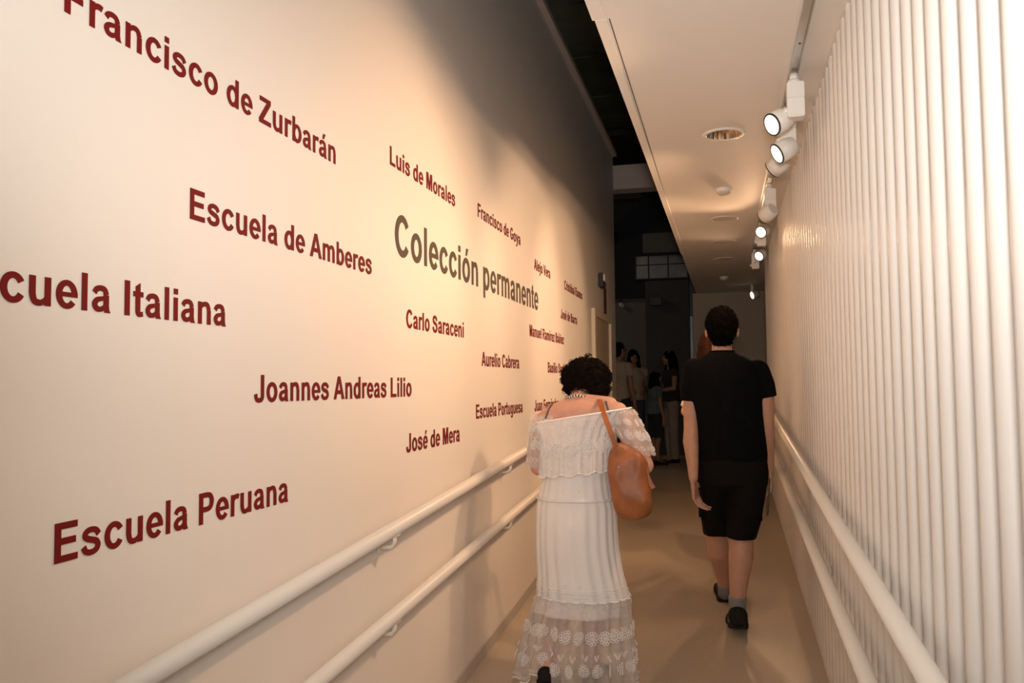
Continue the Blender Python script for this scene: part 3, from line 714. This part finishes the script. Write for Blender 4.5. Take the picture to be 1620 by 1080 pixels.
# ear ring and necklace
bm = bmesh.new(); c = HP(.083, -.002, -.040); tube(bm, [c+V3(.012*cos(a), .003*sin(a), .013*sin(a)) for a in [i*2*pi/16 for i in range(17)]], .0013, 6); link('earring', bm, W, M['metal'])
nk = []
bmA = bmesh.new(); bmB = bmesh.new()
nc = P(916, 626, 3.82)
for i in range(30):
    a = pi*(1.02+.96*i/29)
    p_ = nc+V3(.064*cos(a), .066*sin(a), .010+.012*sin(a)+.0*cos(a))
    p_.z += .018*(1-abs(cos(a)))-.012
    ball(bmA if i % 2 else bmB, p_, .0054, 8)
no = link('necklace', bmA, W, M['pearl'], True); link('dark_bead', bmB, no, M['beadd'], True)
# shoulder straps of the bra
for (xa, ya, xb, yb) in ((875, 637, 863, 662), (958, 634, 964, 655)):
    bm = bmesh.new(); pa = P(xa, ya, 3.74); pb = P(xb, yb, 3.66)
    mid = (pa+pb)/2+V3(0, -.012, .006)
    for i in range(2):
        pass
    pts = [pa, pa.lerp(mid, .6), mid, mid.lerp(pb, .5), pb]
    rg = []
    for q in pts: rg.append([bm.verts.new(q+V3(dx, dy, 0)) for dx, dy in ((-.005, 0), (.005, 0), (.005, -.0022), (-.005, -.0022))])
    for A, B in zip(rg, rg[1:]):
        for k in range(4): bm.faces.new((A[k], A[(k+1) % 4], B[(k+1) % 4], B[k]))
    link('bra_strap', bm, W, M['bra'])
# --- dress
D = link('dress', bmesh.new(), W, M['cotton'])
mpp = 1/343.0
def lev(xc, y, hw, dep, Yc=3.77): return (P(xc, y, Yc), hw*mpp, dep)
skirt = Loft([lev(912, 742, 52, .125), lev(911, 765, 55, .130), lev(911, 787, 60, .135), lev(912, 800, 63, .142), lev(912, 830, 64, .158), lev(913, 865, 65, .158), lev(917, 900, 67, .155), lev(920, 925, 70, .158), lev(923, 940, 72, .160)], folds=23, amp=(.0010, .0045))
bodice = Loft([lev(921, 657, 77, .145), lev(918, 664, 76, .150), lev(914, 680, 66, .145), lev(912, 700, 60, .148), lev(911, 722, 60, .155), lev(911, 744, 60, .162)], folds=31, amp=(.0025, .0050), tilt=.10,
    hem=lambda th, t: (-.012*max(0, (t-.8)/.2)*abs(sin(th*7)) + .012*(1-t)*cos(th)))
fl_hem = lambda th, t: (-.010*abs(sin(th*11))*max(0, t-.85)/.15 + .075*max(0, cos(th-radians(236)))**40*t*t)
flounce = Loft([lev(923, 938, 73, .162), lev(921, 955, 76, .172), lev(918, 980, 80, .190), lev(915, 1010, 85, .205), lev(913, 1040, 90, .215), lev(912, 1070, 93, .222)], folds=19, amp=(.005, .017), hem=fl_hem, seed=2)
lining = Loft([lev(921, 925, 66, .145), lev(919, 945, 68, .150), lev(916, 966, 70, .155)], folds=9, amp=(.002, .006))
def sleeve(side):
    if side < 0:
        return Loft([lev(862, 656, 22, .066, 3.76), lev(857, 680, 19, .068, 3.755), lev(852, 705, 17, .066, 3.745), lev(851, 737, 16, .064, 3.735)], folds=11, amp=(.003, .005), hem=lambda th, t: -.006*abs(sin(th*5))*max(0, t-.8)/.2)
    return Loft([lev(981, 645, 22, .068, 3.76), lev(993, 670, 23, .070, 3.75), lev(1003, 690, 23, .070, 3.73), lev(1015, 716, 21, .066, 3.715)], folds=11, amp=(.003, .005), tilt=-.10, hem=lambda th, t: -.006*abs(sin(th*5))*max(0, t-.8)/.2)
sk = skirt.mesh(220, 26); me_ = bpy.data.meshes.new('dress'); sk.to_mesh(me_); sk.free(); me_.materials.append(M['cotton']); D.data = me_
link('bodice', bodice.mesh(240, 20), D, M['bodice'])
link('flounce', flounce.mesh(260, 26), D, M['sheer']); link('lining', lining.mesh(120, 8), D, M['lining'])
for s_ in (-1, 1): link('sleeve', sleeve(s_).mesh(90, 16), D, M['lace'])
# under-bodice so the blouse layer has body beneath it
ub = Loft([lev(916, 668, 54, .112), lev(912, 700, 52, .118), lev(911, 745, 52, .122)], folds=0); link('underbodice', ub.mesh(64, 6), D, M['lining'])
# elastic neckline, waist band, tuck lines, hem edge
def ringtube(L, t, off, r, parent, name, n=160, m='thread', lo=0, hi=2*pi):
    bm = bmesh.new(); tube(bm, [L.pos(lo+(hi-lo)*i/n, t, off) for i in range(n+1)], r, 6, False); return link(name, bm, parent, M[m], True)
ringtube(bodice, 0, .001, .0048, D, 'neckline')
ringtube(skirt, .25, .003, .0065, D, 'waistband', m='cotton')
for t_ in (.86, .885, .91, .935, .96): ringtube(skirt, t_, .0025, .0020, D, 'tuck')
ringtube(skirt, .995, .002, .0050, D, 'seam')
ringtube(flounce, 1, 0, .0028, D, 'hem_edge', 260)
ringtube(bodice, 1, 0, .0030, D, 'ruffle_edge', 240)
# embroidery: flowers, sprigs and dots sewn on the cloth
def surf(L, th, t):
    p = L.pos(th, t, .0016); e = 1e-3
    a = (L.pos(th+e, t, .0016)-p).normalized(); b = (L.pos(th, min(t+e, 1), .0016)-L.pos(th, min(t+e, 1)-e, .0016)).normalized()
    return p, a, b, a.cross(b).normalized()
def torus(bm, p, a, b, R, r, n=10):
    tube(bm, [p+a*R*cos(2*pi*i/n)+b*R*sin(2*pi*i/n) for i in range(n+1)], r, 4, False)
def flower(bm, L, th, t, R, pet=11, inner=True):
    if t < 0 or t > 1: return
    p, a, b, n = surf(L, th, t); H = (L.pos(th, min(1, t+.01))-L.pos(th, max(0, t-.01))).length/(min(1, t+.01)-max(0, t-.01)); Wd = max(.03, (L.pos(th+.02, t)-L.pos(th-.02, t)).length/.04)
    def q(dx, dy):
        tt = min(1, max(0, t+dy/H)); return L.pos(th+dx/Wd, tt, .0022)
    for k in range(pet):
        c = q(R*.78*cos(2*pi*k/pet), R*.78*sin(2*pi*k/pet)); torus(bm, c, a, b, R*.20, R*.060, 8)
    m_ = 18
    tube(bm, [q(R*.52*cos(2*pi*i/m_), R*.52*sin(2*pi*i/m_)) for i in range(m_+1)], R*.055, 4, False)
    if inner:
        for k in range(6): torus(bm, q(R*.28*cos(pi*k/3), R*.28*sin(pi*k/3)), a, b, R*.10, R*.05, 6)
        torus(bm, q(0, 0), a, b, R*.09, R*.06, 6)
def leafspray(bm, L, th, t, R, ang):
    p, a, b, n = surf(L, th, t)
    d = a*cos(ang)+b*sin(ang); s_ = -a*sin(ang)+b*cos(ang)
    tube(bm, [p, p+d*R], R*.035, 4, False)
    for k in range(4):
        for g in (-1, 1):
            c = p+d*R*(.25+.22*k)+s_*g*R*.05; tube(bm, [c, c+d*R*.12+s_*g*R*.16], [R*.075, R*.03], 4)
eb = bmesh.new()
for i in range(11): flower(eb, bodice, radians(270)+ (i-5)*.42+.05, .66, .036, 13)
for i in range(40): flower(eb, bodice, 2*pi*i/40, .30+.06*(i % 2), .0125, 7, False)
for i in range(36): flower(eb, bodice, 2*pi*i/36, .93, .010, 6, False)
for i in range(26): leafspray(eb, bodice, 2*pi*i/26, .42, .022, radians(90)+.5*(-1)**i)
link('embroidery', eb, D, M['thread'])['kind'] = 'stuff'
eb = bmesh.new()
for i in range(26): flower(eb, flounce, 2*pi*i/26, .46, .030, 11)
for i in range(26): flower(eb, flounce, 2*pi*(i+.5)/26, .78, .028, 11)
for i in range(60): leafspray(eb, flounce, 2*pi*i/60, .62, .032, radians(90)+.6*(-1)**i)
for i in range(150): flower(eb, flounce, 2*pi*i/150, .955, .0075, 5, False)
for i in range(26): flower(eb, flounce, 2*pi*i/26, .08, .010, 6, False)
link('embroidery', eb, D, M['thread'])['kind'] = 'stuff'
eb = bmesh.new()
for i in range(20): flower(eb, skirt, 2*pi*i/20+.1, .83, .0105, 7, False)
for i in range(20): flower(eb, skirt, 2*pi*i/20, .31, .0075, 6, False)
for i in range(14): flower(eb, skirt, 2*pi*i/14, .12, .0085, 6, False); leafspray(eb, skirt, 2*pi*i/14, .14, .018, radians(90))
link('embroidery', eb, D, M['thread'])['kind'] = 'stuff'
for s_ in (-1, 1):
    eb = bmesh.new(); sl = sleeve(s_)
    for i in range(9): flower(eb, sl, 2*pi*i/9, .28, .020, 9); flower(eb, sl, 2*pi*(i+.5)/9, .62, .024, 11)
    for i in range(16): flower(eb, sl, 2*pi*i/16, .88, .011, 7, False); flower(eb, sl, 2*pi*i/16, .08, .010, 7, False); leafspray(eb, sl, 2*pi*i/16, .45, .016, radians(90)+.6*(-1)**i)
    link('embroidery', eb, D, M['thread'])['kind'] = 'stuff'

# --- brown leather bag on her right shoulder
B = empty('shoulder_bag', P(998, 815, 3.70), 'slouchy tan brown leather bag hanging from the woman\'s right shoulder', 'bag')
YB = 3.62
bm = bmesh.new()
prof = [(984, 701, 5, .012), (987, 705, 12, .022), (991, 711, 20, .032), (993, 720, 26, .042), (993, 735, 29, .055), (995, 755, 29, .062), (998, 775, 29, .068), (1001, 795, 28, .070), (1003, 809, 26, .064), (1002, 817, 22, .05), (1000, 821, 13, .03)]
rings = []
for xc, y_, hw, dp in prof:
    c = P(xc, y_, YB); n = 40
    R_ = []
    for i in range(n):
        a = 2*pi*i/n; ca, sa = cos(a), sin(a)
        ex = abs(ca)**.7*(1 if ca >= 0 else -1); ey = abs(sa)**.8*(1 if sa >= 0 else -1)
        q = c+V3(ex*hw*mpp*1.02, ey*dp, 0); q += V3(0, 1, 0)*noise.noise(q*17)*.014; q.z += .06*(hw/27)*ex*(-.22 if y_ < 730 else .12)
        R_.append(bm.verts.new(q))
    rings.append(R_)
for a, b in zip(rings, rings[1:]):
    for i in range(n): f = bm.faces.new((a[i], b[i], b[(i+1) % n], a[(i+1) % n])); f.smooth = True
bm.faces.new(rings[0]); bm.faces.new(rings[-1][::-1]); bmesh.ops.recalc_face_normals(bm, faces=bm.faces[:])
bmesh.ops.subdivide_edges(bm, edges=bm.edges[:], cuts=1, use_grid_fill=True, smooth=.6)
for v in bm.verts: v.co += V3(0, 1, 0)*(noise.noise(v.co*32)*.006+noise.noise(v.co*13+V3(3, 3, 3))*.018)
for f in bm.faces: f.smooth = True
link('bag_body', bm, B, M['leather'])
def ribbon(pts, w_, th, wd=V3(1, 0, 0)):
    bm = bmesh.new(); rg = []
    for i, q in enumerate(pts):
        d = (pts[min(i+1, len(pts)-1)]-pts[max(i-1, 0)]).normalized(); s = (wd-d*wd.dot(d)).normalized(); u = d.cross(s)
        rg.append([bm.verts.new(q+s*w_*a+u*th*b) for a, b in ((-.5, -.5), (.5, -.5), (.5, .5), (-.5, .5))])
    for A, B_ in zip(rg, rg[1:]):
        for k in range(4): bm.faces.new((A[k], A[(k+1) % 4], B_[(k+1) % 4], B_[k]))
    bm.faces.new(rg[0]); bm.faces.new(rg[-1][::-1]); bmesh.ops.recalc_face_normals(bm, faces=bm.faces[:]); return bm
link('strap', ribbon([P(968, 690, 3.95), P(956, 650, 3.93), P(951, 634, 3.86), P(948, 630, 3.78), P(949, 634, 3.71), P(953, 648, 3.65), P(961, 670, 3.595), P(968, 688, 3.58), P(975, 708, 3.59)], .022, .0035), B, M['strap'])
link('strap_tail', ribbon([P(1020, 735, 3.60), P(1024, 752, 3.60), P(1029, 764, 3.60), P(1034, 772, 3.60)], .018, .004), B, M['strap'])
bm = bmesh.new(); ball(bm, P(979, 739, 3.545), .004, 10); link('stud', bm, B, M['metal'], True)
bm = bmesh.new(); tube(bm, [P(992+18*cos(a), 806+5*sin(a), 3.548) for a in [pi*i/12 for i in range(13)]], .0012, 5); link('stitching', bm, B, M['strap'])

# ===== man in black =====
Ym = 4.58; k_ = 1/291.0
N = empty('person', (.03, Ym, FZ(Ym)), 'man in black t-shirt and black cargo shorts walking away, seen from behind', 'person')
bm = bmesh.new()
ball(bm, P(1156, 735, Ym), (.165, .12, .15), 24); ball(bm, P(1154, 690, Ym), (.15, .105, .17), 24); ball(bm, P(1148, 620, Ym+.01), (.175, .11, .18), 24)
chain(bm, [(P(1099, 587, Ym), .045), (P(1143, 580, Ym), .075), (P(1195, 587, Ym), .045)])
chain(bm, [(P(1115, 576, Ym), .04), (P(1142, 566, Ym), .055), (P(1172, 576, Ym), .04)])
chain(bm, [(P(1142, 572, Ym), .06), (P(1142, 552, Ym+.01), .054), (P(1142, 535, Ym+.03), .054)])
mh = P(1142, 523, Ym+.04)
MP, MR = head_shapes(bm, mh, (-.06, 1, .02), 1.02)
chain(bm, [(P(1096, 588, Ym), .052), (P(1094, 632, Ym), .046), (P(1094, 678, Ym-.03), .042), (P(1093, 698, Ym-.04), .043), (P(1096, 735, Ym-.08), .031), (P(1097, 756, Ym-.10), .025)])
chain(bm, [(P(1200, 590, Ym), .045), (P(1211, 632, Ym), .046), (P(1213, 678, Ym+.01), .040), (P(1213, 698, Ym+.03), .041), (P(1216, 728, Ym+.05), .030), (P(1217, 742, Ym+.06), .025)])
hand_shapes(bm, P(1097, 758, Ym-.10), (.12, .02, -1), (.25, .9, .1), (1, -.25, -.1), .185, .62)
hand_shapes(bm, P(1217, 744, Ym+.06), (-.02, .1, -1), (-.2, .95, 0), (-1, 0, -.1), .18, .8)
hipL, hipR = P(1132, 755, Ym), P(1180, 755, Ym)
chain(bm, [(hipL, .092), (P(1133, 845, Ym+.20), .060), (P(1137, 872, Ym+.24), .060), (P(1143, 905, Ym+.38), .044), (P(1147, 930, Ym+.47), .036)])
chain(bm, [(hipR, .092), (P(1173, 845, Ym+.02), .064), (P(1172, 880, Ym-.01), .066), (P(1168, 925, Ym-.03), .048), (P(1166, 962, Ym-.04), .036)])
lf = V3(P(1148, 930, Ym+.47).x, 0, 0).x
chain(bm, [(P(1147, 930, Ym+.47), .036), (V3(lf, 5.10, FZ(5.1)+.045), .036), (V3(lf-.01, 5.28, FZ(5.28)+.035), .032)])
rk = P(1166, 962, Ym-.04)
chain(bm, [(rk, .036), (V3(rk.x, 4.53, FZ(4.53)+.085), .036), (V3(rk.x, 4.70, FZ(4.7)+.045), .032)])
link('body', fuse(bm, .0066, 3), N, M['skin_m'])
eyes(N, MP, 1.02)
# shoes and socks
for hl, te, nm in ((V3(lf+.002, 5.055, FZ(5.055)+.008), V3(lf-.02, 5.335, FZ(5.335)+.008), 'L'), (V3(rk.x+.005, 4.465, FZ(4.465)+.062), V3(rk.x-.005, 4.745, FZ(4.745)+.010), 'R')):
    a_, b_ = shoe_mesh(hl, te, .110, .105); o = link('shoe', a_, N, M['shoe']); link('sole', b_, o, M['sole'])
    d_ = (te-hl).normalized(); bmh = bmesh.new(); c = hl+V3(0, -.002, .058); tube(bmh, [c+V3(0, 0, -.03), c+V3(0, .012, .03)], [.012, .010], 8); link('heel_tab', bmh, o, M['sole'])
for (x0, y0, Ya), (x1, y1, Yb) in (((1147, 922, Ym+.45), (1148, 940, Ym+.49)), ((1167, 943, Ym-.035), (1165, 984, Ym-.03))):
    bm = bmesh.new(); a_ = P(x0, y0, Ya); b_ = P(x1, y1, Yb); tube(bm, [a_, a_.lerp(b_, .08), a_.lerp(b_, .12), a_.lerp(b_, .5), b_], [.046, .047, .0455, .044, .045], 24); link('sock', bm, N, M['sock'], True)
# hair: cap with short strands
bm = bmesh.new(); hcn = mh+V3(0, -.014, .034)
ball(bm, hcn, (.086, .104, .094), 24); ball(bm, mh+V3(0, -.045, -.012), (.074, .066, .070), 20); ball(bm, mh+V3(0, -.058, -.058), (.052, .036, .040), 16)
ball(bm, mh+V3(.0, .02, .085), (.070, .080, .050), 16)
hm = fuse(bm, .006, 2, wr=(.008, 30, 30)); hb = bmesh.new(); hb.from_mesh(hm)
for i in range(2600):
    v = hm.vertices[rng.randrange(len(hm.vertices))]
    if v.co.y > mh.y+.05 and v.co.z < mh.z+.05: continue
    n_ = v.normal; d = (n_+V3(rng.uniform(-.6, .6), rng.uniform(-.6, .6), rng.uniform(-1.2, .1))).normalized()
    tube(hb, [v.co-n_*.002, v.co+d*rng.uniform(.006, .012)], [.0016, .0004], 3, False)
for f in hb.faces: f.smooth = True
link('hair', hb, N, M['hairblk'])
# t-shirt: torso and sleeves as one garment
bm = bmesh.new(); lv = [(1157, 728, 54, .128), (1157, 715, 54, .128), (1155, 690, 53.5, .130), (1152, 655, 54, .130), (1149, 620, 57, .132), (1147, 598, 60, .130), (1145, 582, 58, .115), (1143, 572, 47, .098), (1142, 563, 31, .085), (1142, 556, 19.5, .071)]
rings = []
for xc, y_, hw, dp in lv:
    c = P(xc, y_, Ym); n = 40; rings.append([bm.verts.new(c+V3(cos(2*pi*i/n)*hw*k_, sin(2*pi*i/n)*dp, 0)) for i in range(n)])
for a, b in zip(rings, rings[1:]):
    for i in range(40): bm.faces.new((a[i], b[i], b[(i+1) % 40], a[(i+1) % 40]))
bm.faces.new(rings[0]); bm.faces.new(rings[-1][::-1]); bmesh.ops.recalc_face_normals(bm, faces=bm.faces[:])
for a, b, c in (((1099, 585), (1093, 612), (1092, 634)), ((1198, 587), (1208, 609), (1213, 629))):
    A, B_, C_ = P(*a, Ym), P(*b, Ym), P(*c, Ym); ball(bm, A, .063, 16); tube(bm, [A, B_, C_], [.063, .058, .053], 24)
link('t_shirt', fuse(bm, .0062, 3, wr=(.006, 9, 4)), N, M['shirt'])
bm = bmesh.new(); c = P(1142, 556, Ym); tube(bm, [c+V3(.064*cos(2*pi*i/40), .069*sin(2*pi*i/40), .0) for i in range(41)], .0055, 8, False); link('collar', bm, N, M['shirt'], True)
# shorts
bm = bmesh.new()
ball(bm, P(1157, 742, Ym), (.184, .138, .12), 24)
def legloft(ps):
    rr = []
    for (x, y_, Yc, hx, hy) in ps:
        c = P(x, y_, Yc); rr.append([bm.verts.new(c+V3(cos(2*pi*i/28)*hx*k_, sin(2*pi*i/28)*hy, 0)) for i in range(28)])
    for a, b in zip(rr, rr[1:]):
        for i in range(28): bm.faces.new((a[i], b[i], b[(i+1) % 28], a[(i+1) % 28]))
    bm.faces.new(rr[0]); bm.faces.new(rr[-1][::-1])
legloft([(1157, 722, Ym, 53, .125), (1157, 745, Ym, 55, .137), (1156, 765, Ym, 54, .140)])
legloft([(1131, 755, Ym, 29, .130), (1129, 785, Ym+.06, 27, .122), (1131, 815, Ym+.12, 23, .108), (1133, 845, Ym+.19, 20.5, .096)])
legloft([(1181, 755, Ym, 30, .130), (1180, 785, Ym+.01, 29, .124), (1177, 820, Ym+.02, 26.5, .112), (1173, 850, Ym+.03, 22.5, .102)])
bmesh.ops.recalc_face_normals(bm, faces=bm.faces[:])
so = link('shorts', fuse(bm, .0062, 2, wr=(.007, 9, 5)), N, M['shorts'])
for (x, y_, Yc, dx) in ((1199, 800, Ym, .012), (1112, 795, Ym+.08, -.012)):
    c = P(x, y_, Yc); bm = box((c.x-.022, c.y-.06, c.z-.085), (c.x+.020, c.y+.06, c.z+.075), .014)
    for f in bm.faces: f.smooth = True
    p_ = link('cargo_pocket', bm, so, M['shorts'])
    link('pocket_flap', box((c.x-.024, c.y-.063, c.z+.035), (c.x+.023, c.y+.063, c.z+.080), .008), p_, M['shorts'])
# patterned papers rolled in his right hand
bm = bmesh.new()
M['paper'] = new_mat('patterned paper', (.42, .38, .30), .6, noise_amt=.85, nscale=70)
c = P(1217, 764, Ym+.06); pr = []
for i in range(9):
    a = -.6+1.2*i/8
    pr.append((c+V3(.012+.018*cos(a*2)-.02, a*.085, .0)))
rg = [[bm.verts.new(q+V3(0, 0, .03)), bm.verts.new(q+V3(-.020, -.03, -.165))] for q in pr]
for a, b in zip(rg, rg[1:]): bm.faces.new((a[0], a[1], b[1], b[0]))
bmesh.ops.solidify(bm, geom=bm.faces[:], thickness=.004)
t = link('leaflet', bm, None, M['paper'], True); tag(t, 'patterned folded leaflet held in the man\'s right hand', 'leaflet')

# ===== other people: generic clothed figure built in its own frame (x right, y forward) =====
def person(loc, face, H, label, skin='skin_b', hair='hairblk', top='tee_w', bottom='navy', shorts=False, longhair=0, arms='down', look=(0, 1, 0), skirt=None, vox=.010, shoe='shoe', sleeve=.5, group=None, hx=0, flare=.25, st=1):
    k = H/1.72
    T = empty('person', loc, label, 'person', group); T.rotation_euler.z = face
    def lk(n, m_, mat, par=None):
        o = bpy.data.objects.new(n, m_ if not isinstance(m_, bmesh.types.BMesh) else None) if not isinstance(m_, bmesh.types.BMesh) else None
        if o is None:
            me = bpy.data.meshes.new(n); m_.to_mesh(me); m_.free(); o = bpy.data.objects.new(n, me)
        o.data.materials.clear(); o.data.materials.append(M[mat])
        for p in o.data.polygons: p.use_smooth = True
        C.objects.link(o); o.parent = par or T; return o
    q = lambda x, y, z: V3(x*k, y*k, z*k)
    bm = bmesh.new()
    ball(bm, q(0, 0, .93), (.155*k, .105*k, .13*k)); ball(bm, q(0, 0, 1.10), (.125*k, .09*k, .17*k)); ball(bm, q(0, 0, 1.29), (.155*k, .10*k, .16*k))
    chain(bm, [(q(-.155, 0, 1.385), .045*k), (q(0, -.01, 1.41), .055*k), (q(.155, 0, 1.385), .045*k)])
    chain(bm, [(q(0, -.01, 1.40), .052*k), (q(hx*.6, .01, 1.50), .048*k)])
    hc_ = q(hx, .025, 1.60); HP_, HR_ = head_shapes(bm, hc_, look, .98*k)
    A = {}
    for s in (-1, 1):
        if arms == 'folded': pts = [(q(s*.175, 0, 1.38), .045*k), (q(s*.215, .03, 1.13), .036*k), (q(s*.03, .20, 1.10), .026*k)]; hd = (-s, .25, .1)
        elif arms == 'wide': pts = [(q(s*.175, 0, 1.38), .045*k), (q(s*.272, -.03, 1.13), .036*k), (q(s*.13, .20, 1.06), .026*k)]; hd = (-s*.5, .9, 0)
        elif arms == 'bent': pts = [(q(s*.175, 0, 1.38), .045*k), (q(s*.215, -.03, 1.11), .036*k), (q(s*.13, .20, 1.06), .026*k)]; hd = (-s*.5, .9, 0)
        else: pts = [(q(s*.175, 0, 1.38), .045*k), (q(s*.225, -.01, 1.10), .036*k), (q(s*.235, .05, .86), .026*k)]; hd = (0, .1, -1)
        chain(bm, pts); hand_shapes(bm, pts[-1][0], hd, (0, 1, .3) if arms == 'down' else (0, .2, 1), (-s, 0, 0) if arms == 'down' else (-s*.2, -1, -.2), .165*k, .45); A[s] = pts
        chain(bm, [(q(s*.085, 0, .90), .082*k), (q(s*.09*st, .01, .49), .052*k), (q(s*.09*st, -.02, .36), .050*k), (q(s*.09*st, -.02, .09), .033*k), (q(s*.10*st, .11, .04), .028*k)])
    lk('body', fuse(bm, vox, 2), skin)
    for s in (-1, 1):
        b = bmesh.new(); ball(b, HP_(s*.030, .080, .006), .011*k, 8); lk('eye', b, 'eye')
        a_, b_ = shoe_mesh(q(s*.095*st, -.075, .006), q(s*.115*st, .18, .006), .09*k, .085*k); o = lk('shoe', a_, shoe); lk('sole', b_, 'sole', o)
    bm = bmesh.new(); f = Vector(look).normalized()
    ball(bm, hc_+V3(0, 0, .030*k)-f*.018*k, (.085*k, .10*k, .088*k)); ball(bm, hc_-f*.045*k-V3(0, 0, .03*k), (.068*k, .055*k, .07*k))
    if longhair:
        chain(bm, [(hc_-f*.05*k, .078*k), (hc_-f*.075*k-V3(0, 0, .14*k), .075*k), (hc_-f*.085*k-V3(0, 0, longhair*k), .055*k)])
        for s in (-1, 1): r_ = f.cross(V3(0, 0, 1))*s; chain(bm, [(hc_+r_*.06*k, .035*k), (hc_+r_*.085*k-V3(0, 0, .15*k), .035*k), (hc_+r_*.09*k-V3(0, 0, longhair*.9*k), .024*k)])
    lk('hair', fuse(bm, vox*.8, 1, wr=(.010, 22, 12)), hair)
    bm = bmesh.new()
    ball(bm, q(0, 0, 1.28), (.178*k, .125*k, .165*k)); ball(bm, q(0, 0, 1.10), (.155*k, .118*k, .18*k)); tube(bm, [q(0, 0, 1.12), q(0, 0, .93)], [.15*k, .168*k], 28)
    for v in bm.verts[-58:]: pass
    chain(bm, [(q(-.15, 0, 1.38), .056*k), (q(0, -.01, 1.40), .062*k), (q(.15, 0, 1.38), .056*k)])
    for s in (-1, 1):
        a = A[s][0][0]; b = A[s][1][0]; e = a.lerp(b, sleeve); ball(bm, a, .056*k, 12); tube(bm, [a, e], [.057*k, .052*k], 18)
    lk('top', fuse(bm, vox, 2, wr=(.006, 9, 5)), top)
    bm = bmesh.new(); ball(bm, q(0, 0, .93), (.172*k, .125*k, .12*k))
    if skirt: tube(bm, [q(0, 0, .98), q(0, 0, .80), q(0, 0, skirt)], [.15*k, .19*k, flare*k], 28)
    else:
        for s in (-1, 1):
            if shorts: tube(bm, [q(s*.085, 0, .92), q(s*.095, .005, .70), q(s*.095, .01, .50)], [.095*k, .088*k, .078*k], 20)
            else: tube(bm, [q(s*.085, 0, .92), q(s*.092, .005, .50), q(s*.092, -.01, .06)], [.095*k, .072*k, .062*k], 20)
    lk('skirt' if skirt else ('shorts' if shorts else 'trousers'), fuse(bm, vox, 2, wr=(.006, 9, 5)), bottom)
    return T
LZ = FZ(20)
def gp(x, Y): p_ = at(x, 700, Y); return V3(p_.x, Y, LZ)
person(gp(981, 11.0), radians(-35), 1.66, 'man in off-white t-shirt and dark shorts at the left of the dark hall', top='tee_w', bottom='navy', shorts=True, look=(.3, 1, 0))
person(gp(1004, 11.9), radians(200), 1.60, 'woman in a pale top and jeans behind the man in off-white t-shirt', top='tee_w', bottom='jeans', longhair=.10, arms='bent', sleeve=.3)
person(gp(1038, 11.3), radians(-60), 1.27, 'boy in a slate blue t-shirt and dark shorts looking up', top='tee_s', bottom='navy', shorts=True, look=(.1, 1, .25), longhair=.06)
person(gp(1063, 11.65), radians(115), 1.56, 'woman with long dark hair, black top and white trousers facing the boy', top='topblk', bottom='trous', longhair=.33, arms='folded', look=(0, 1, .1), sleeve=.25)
person(V3(at(1147, 700, 5.75).x, 5.75, FZ(5.75)), 0, 1.61, 'auburn-haired woman in a cream blouse mostly hidden in front of the man in black', hair='auburn', skin='skin_w', top='cream', bottom='tan', skirt=.56, flare=.19, st=.55, hx=-.085, longhair=.16, arms='wide', sleeve=.9)
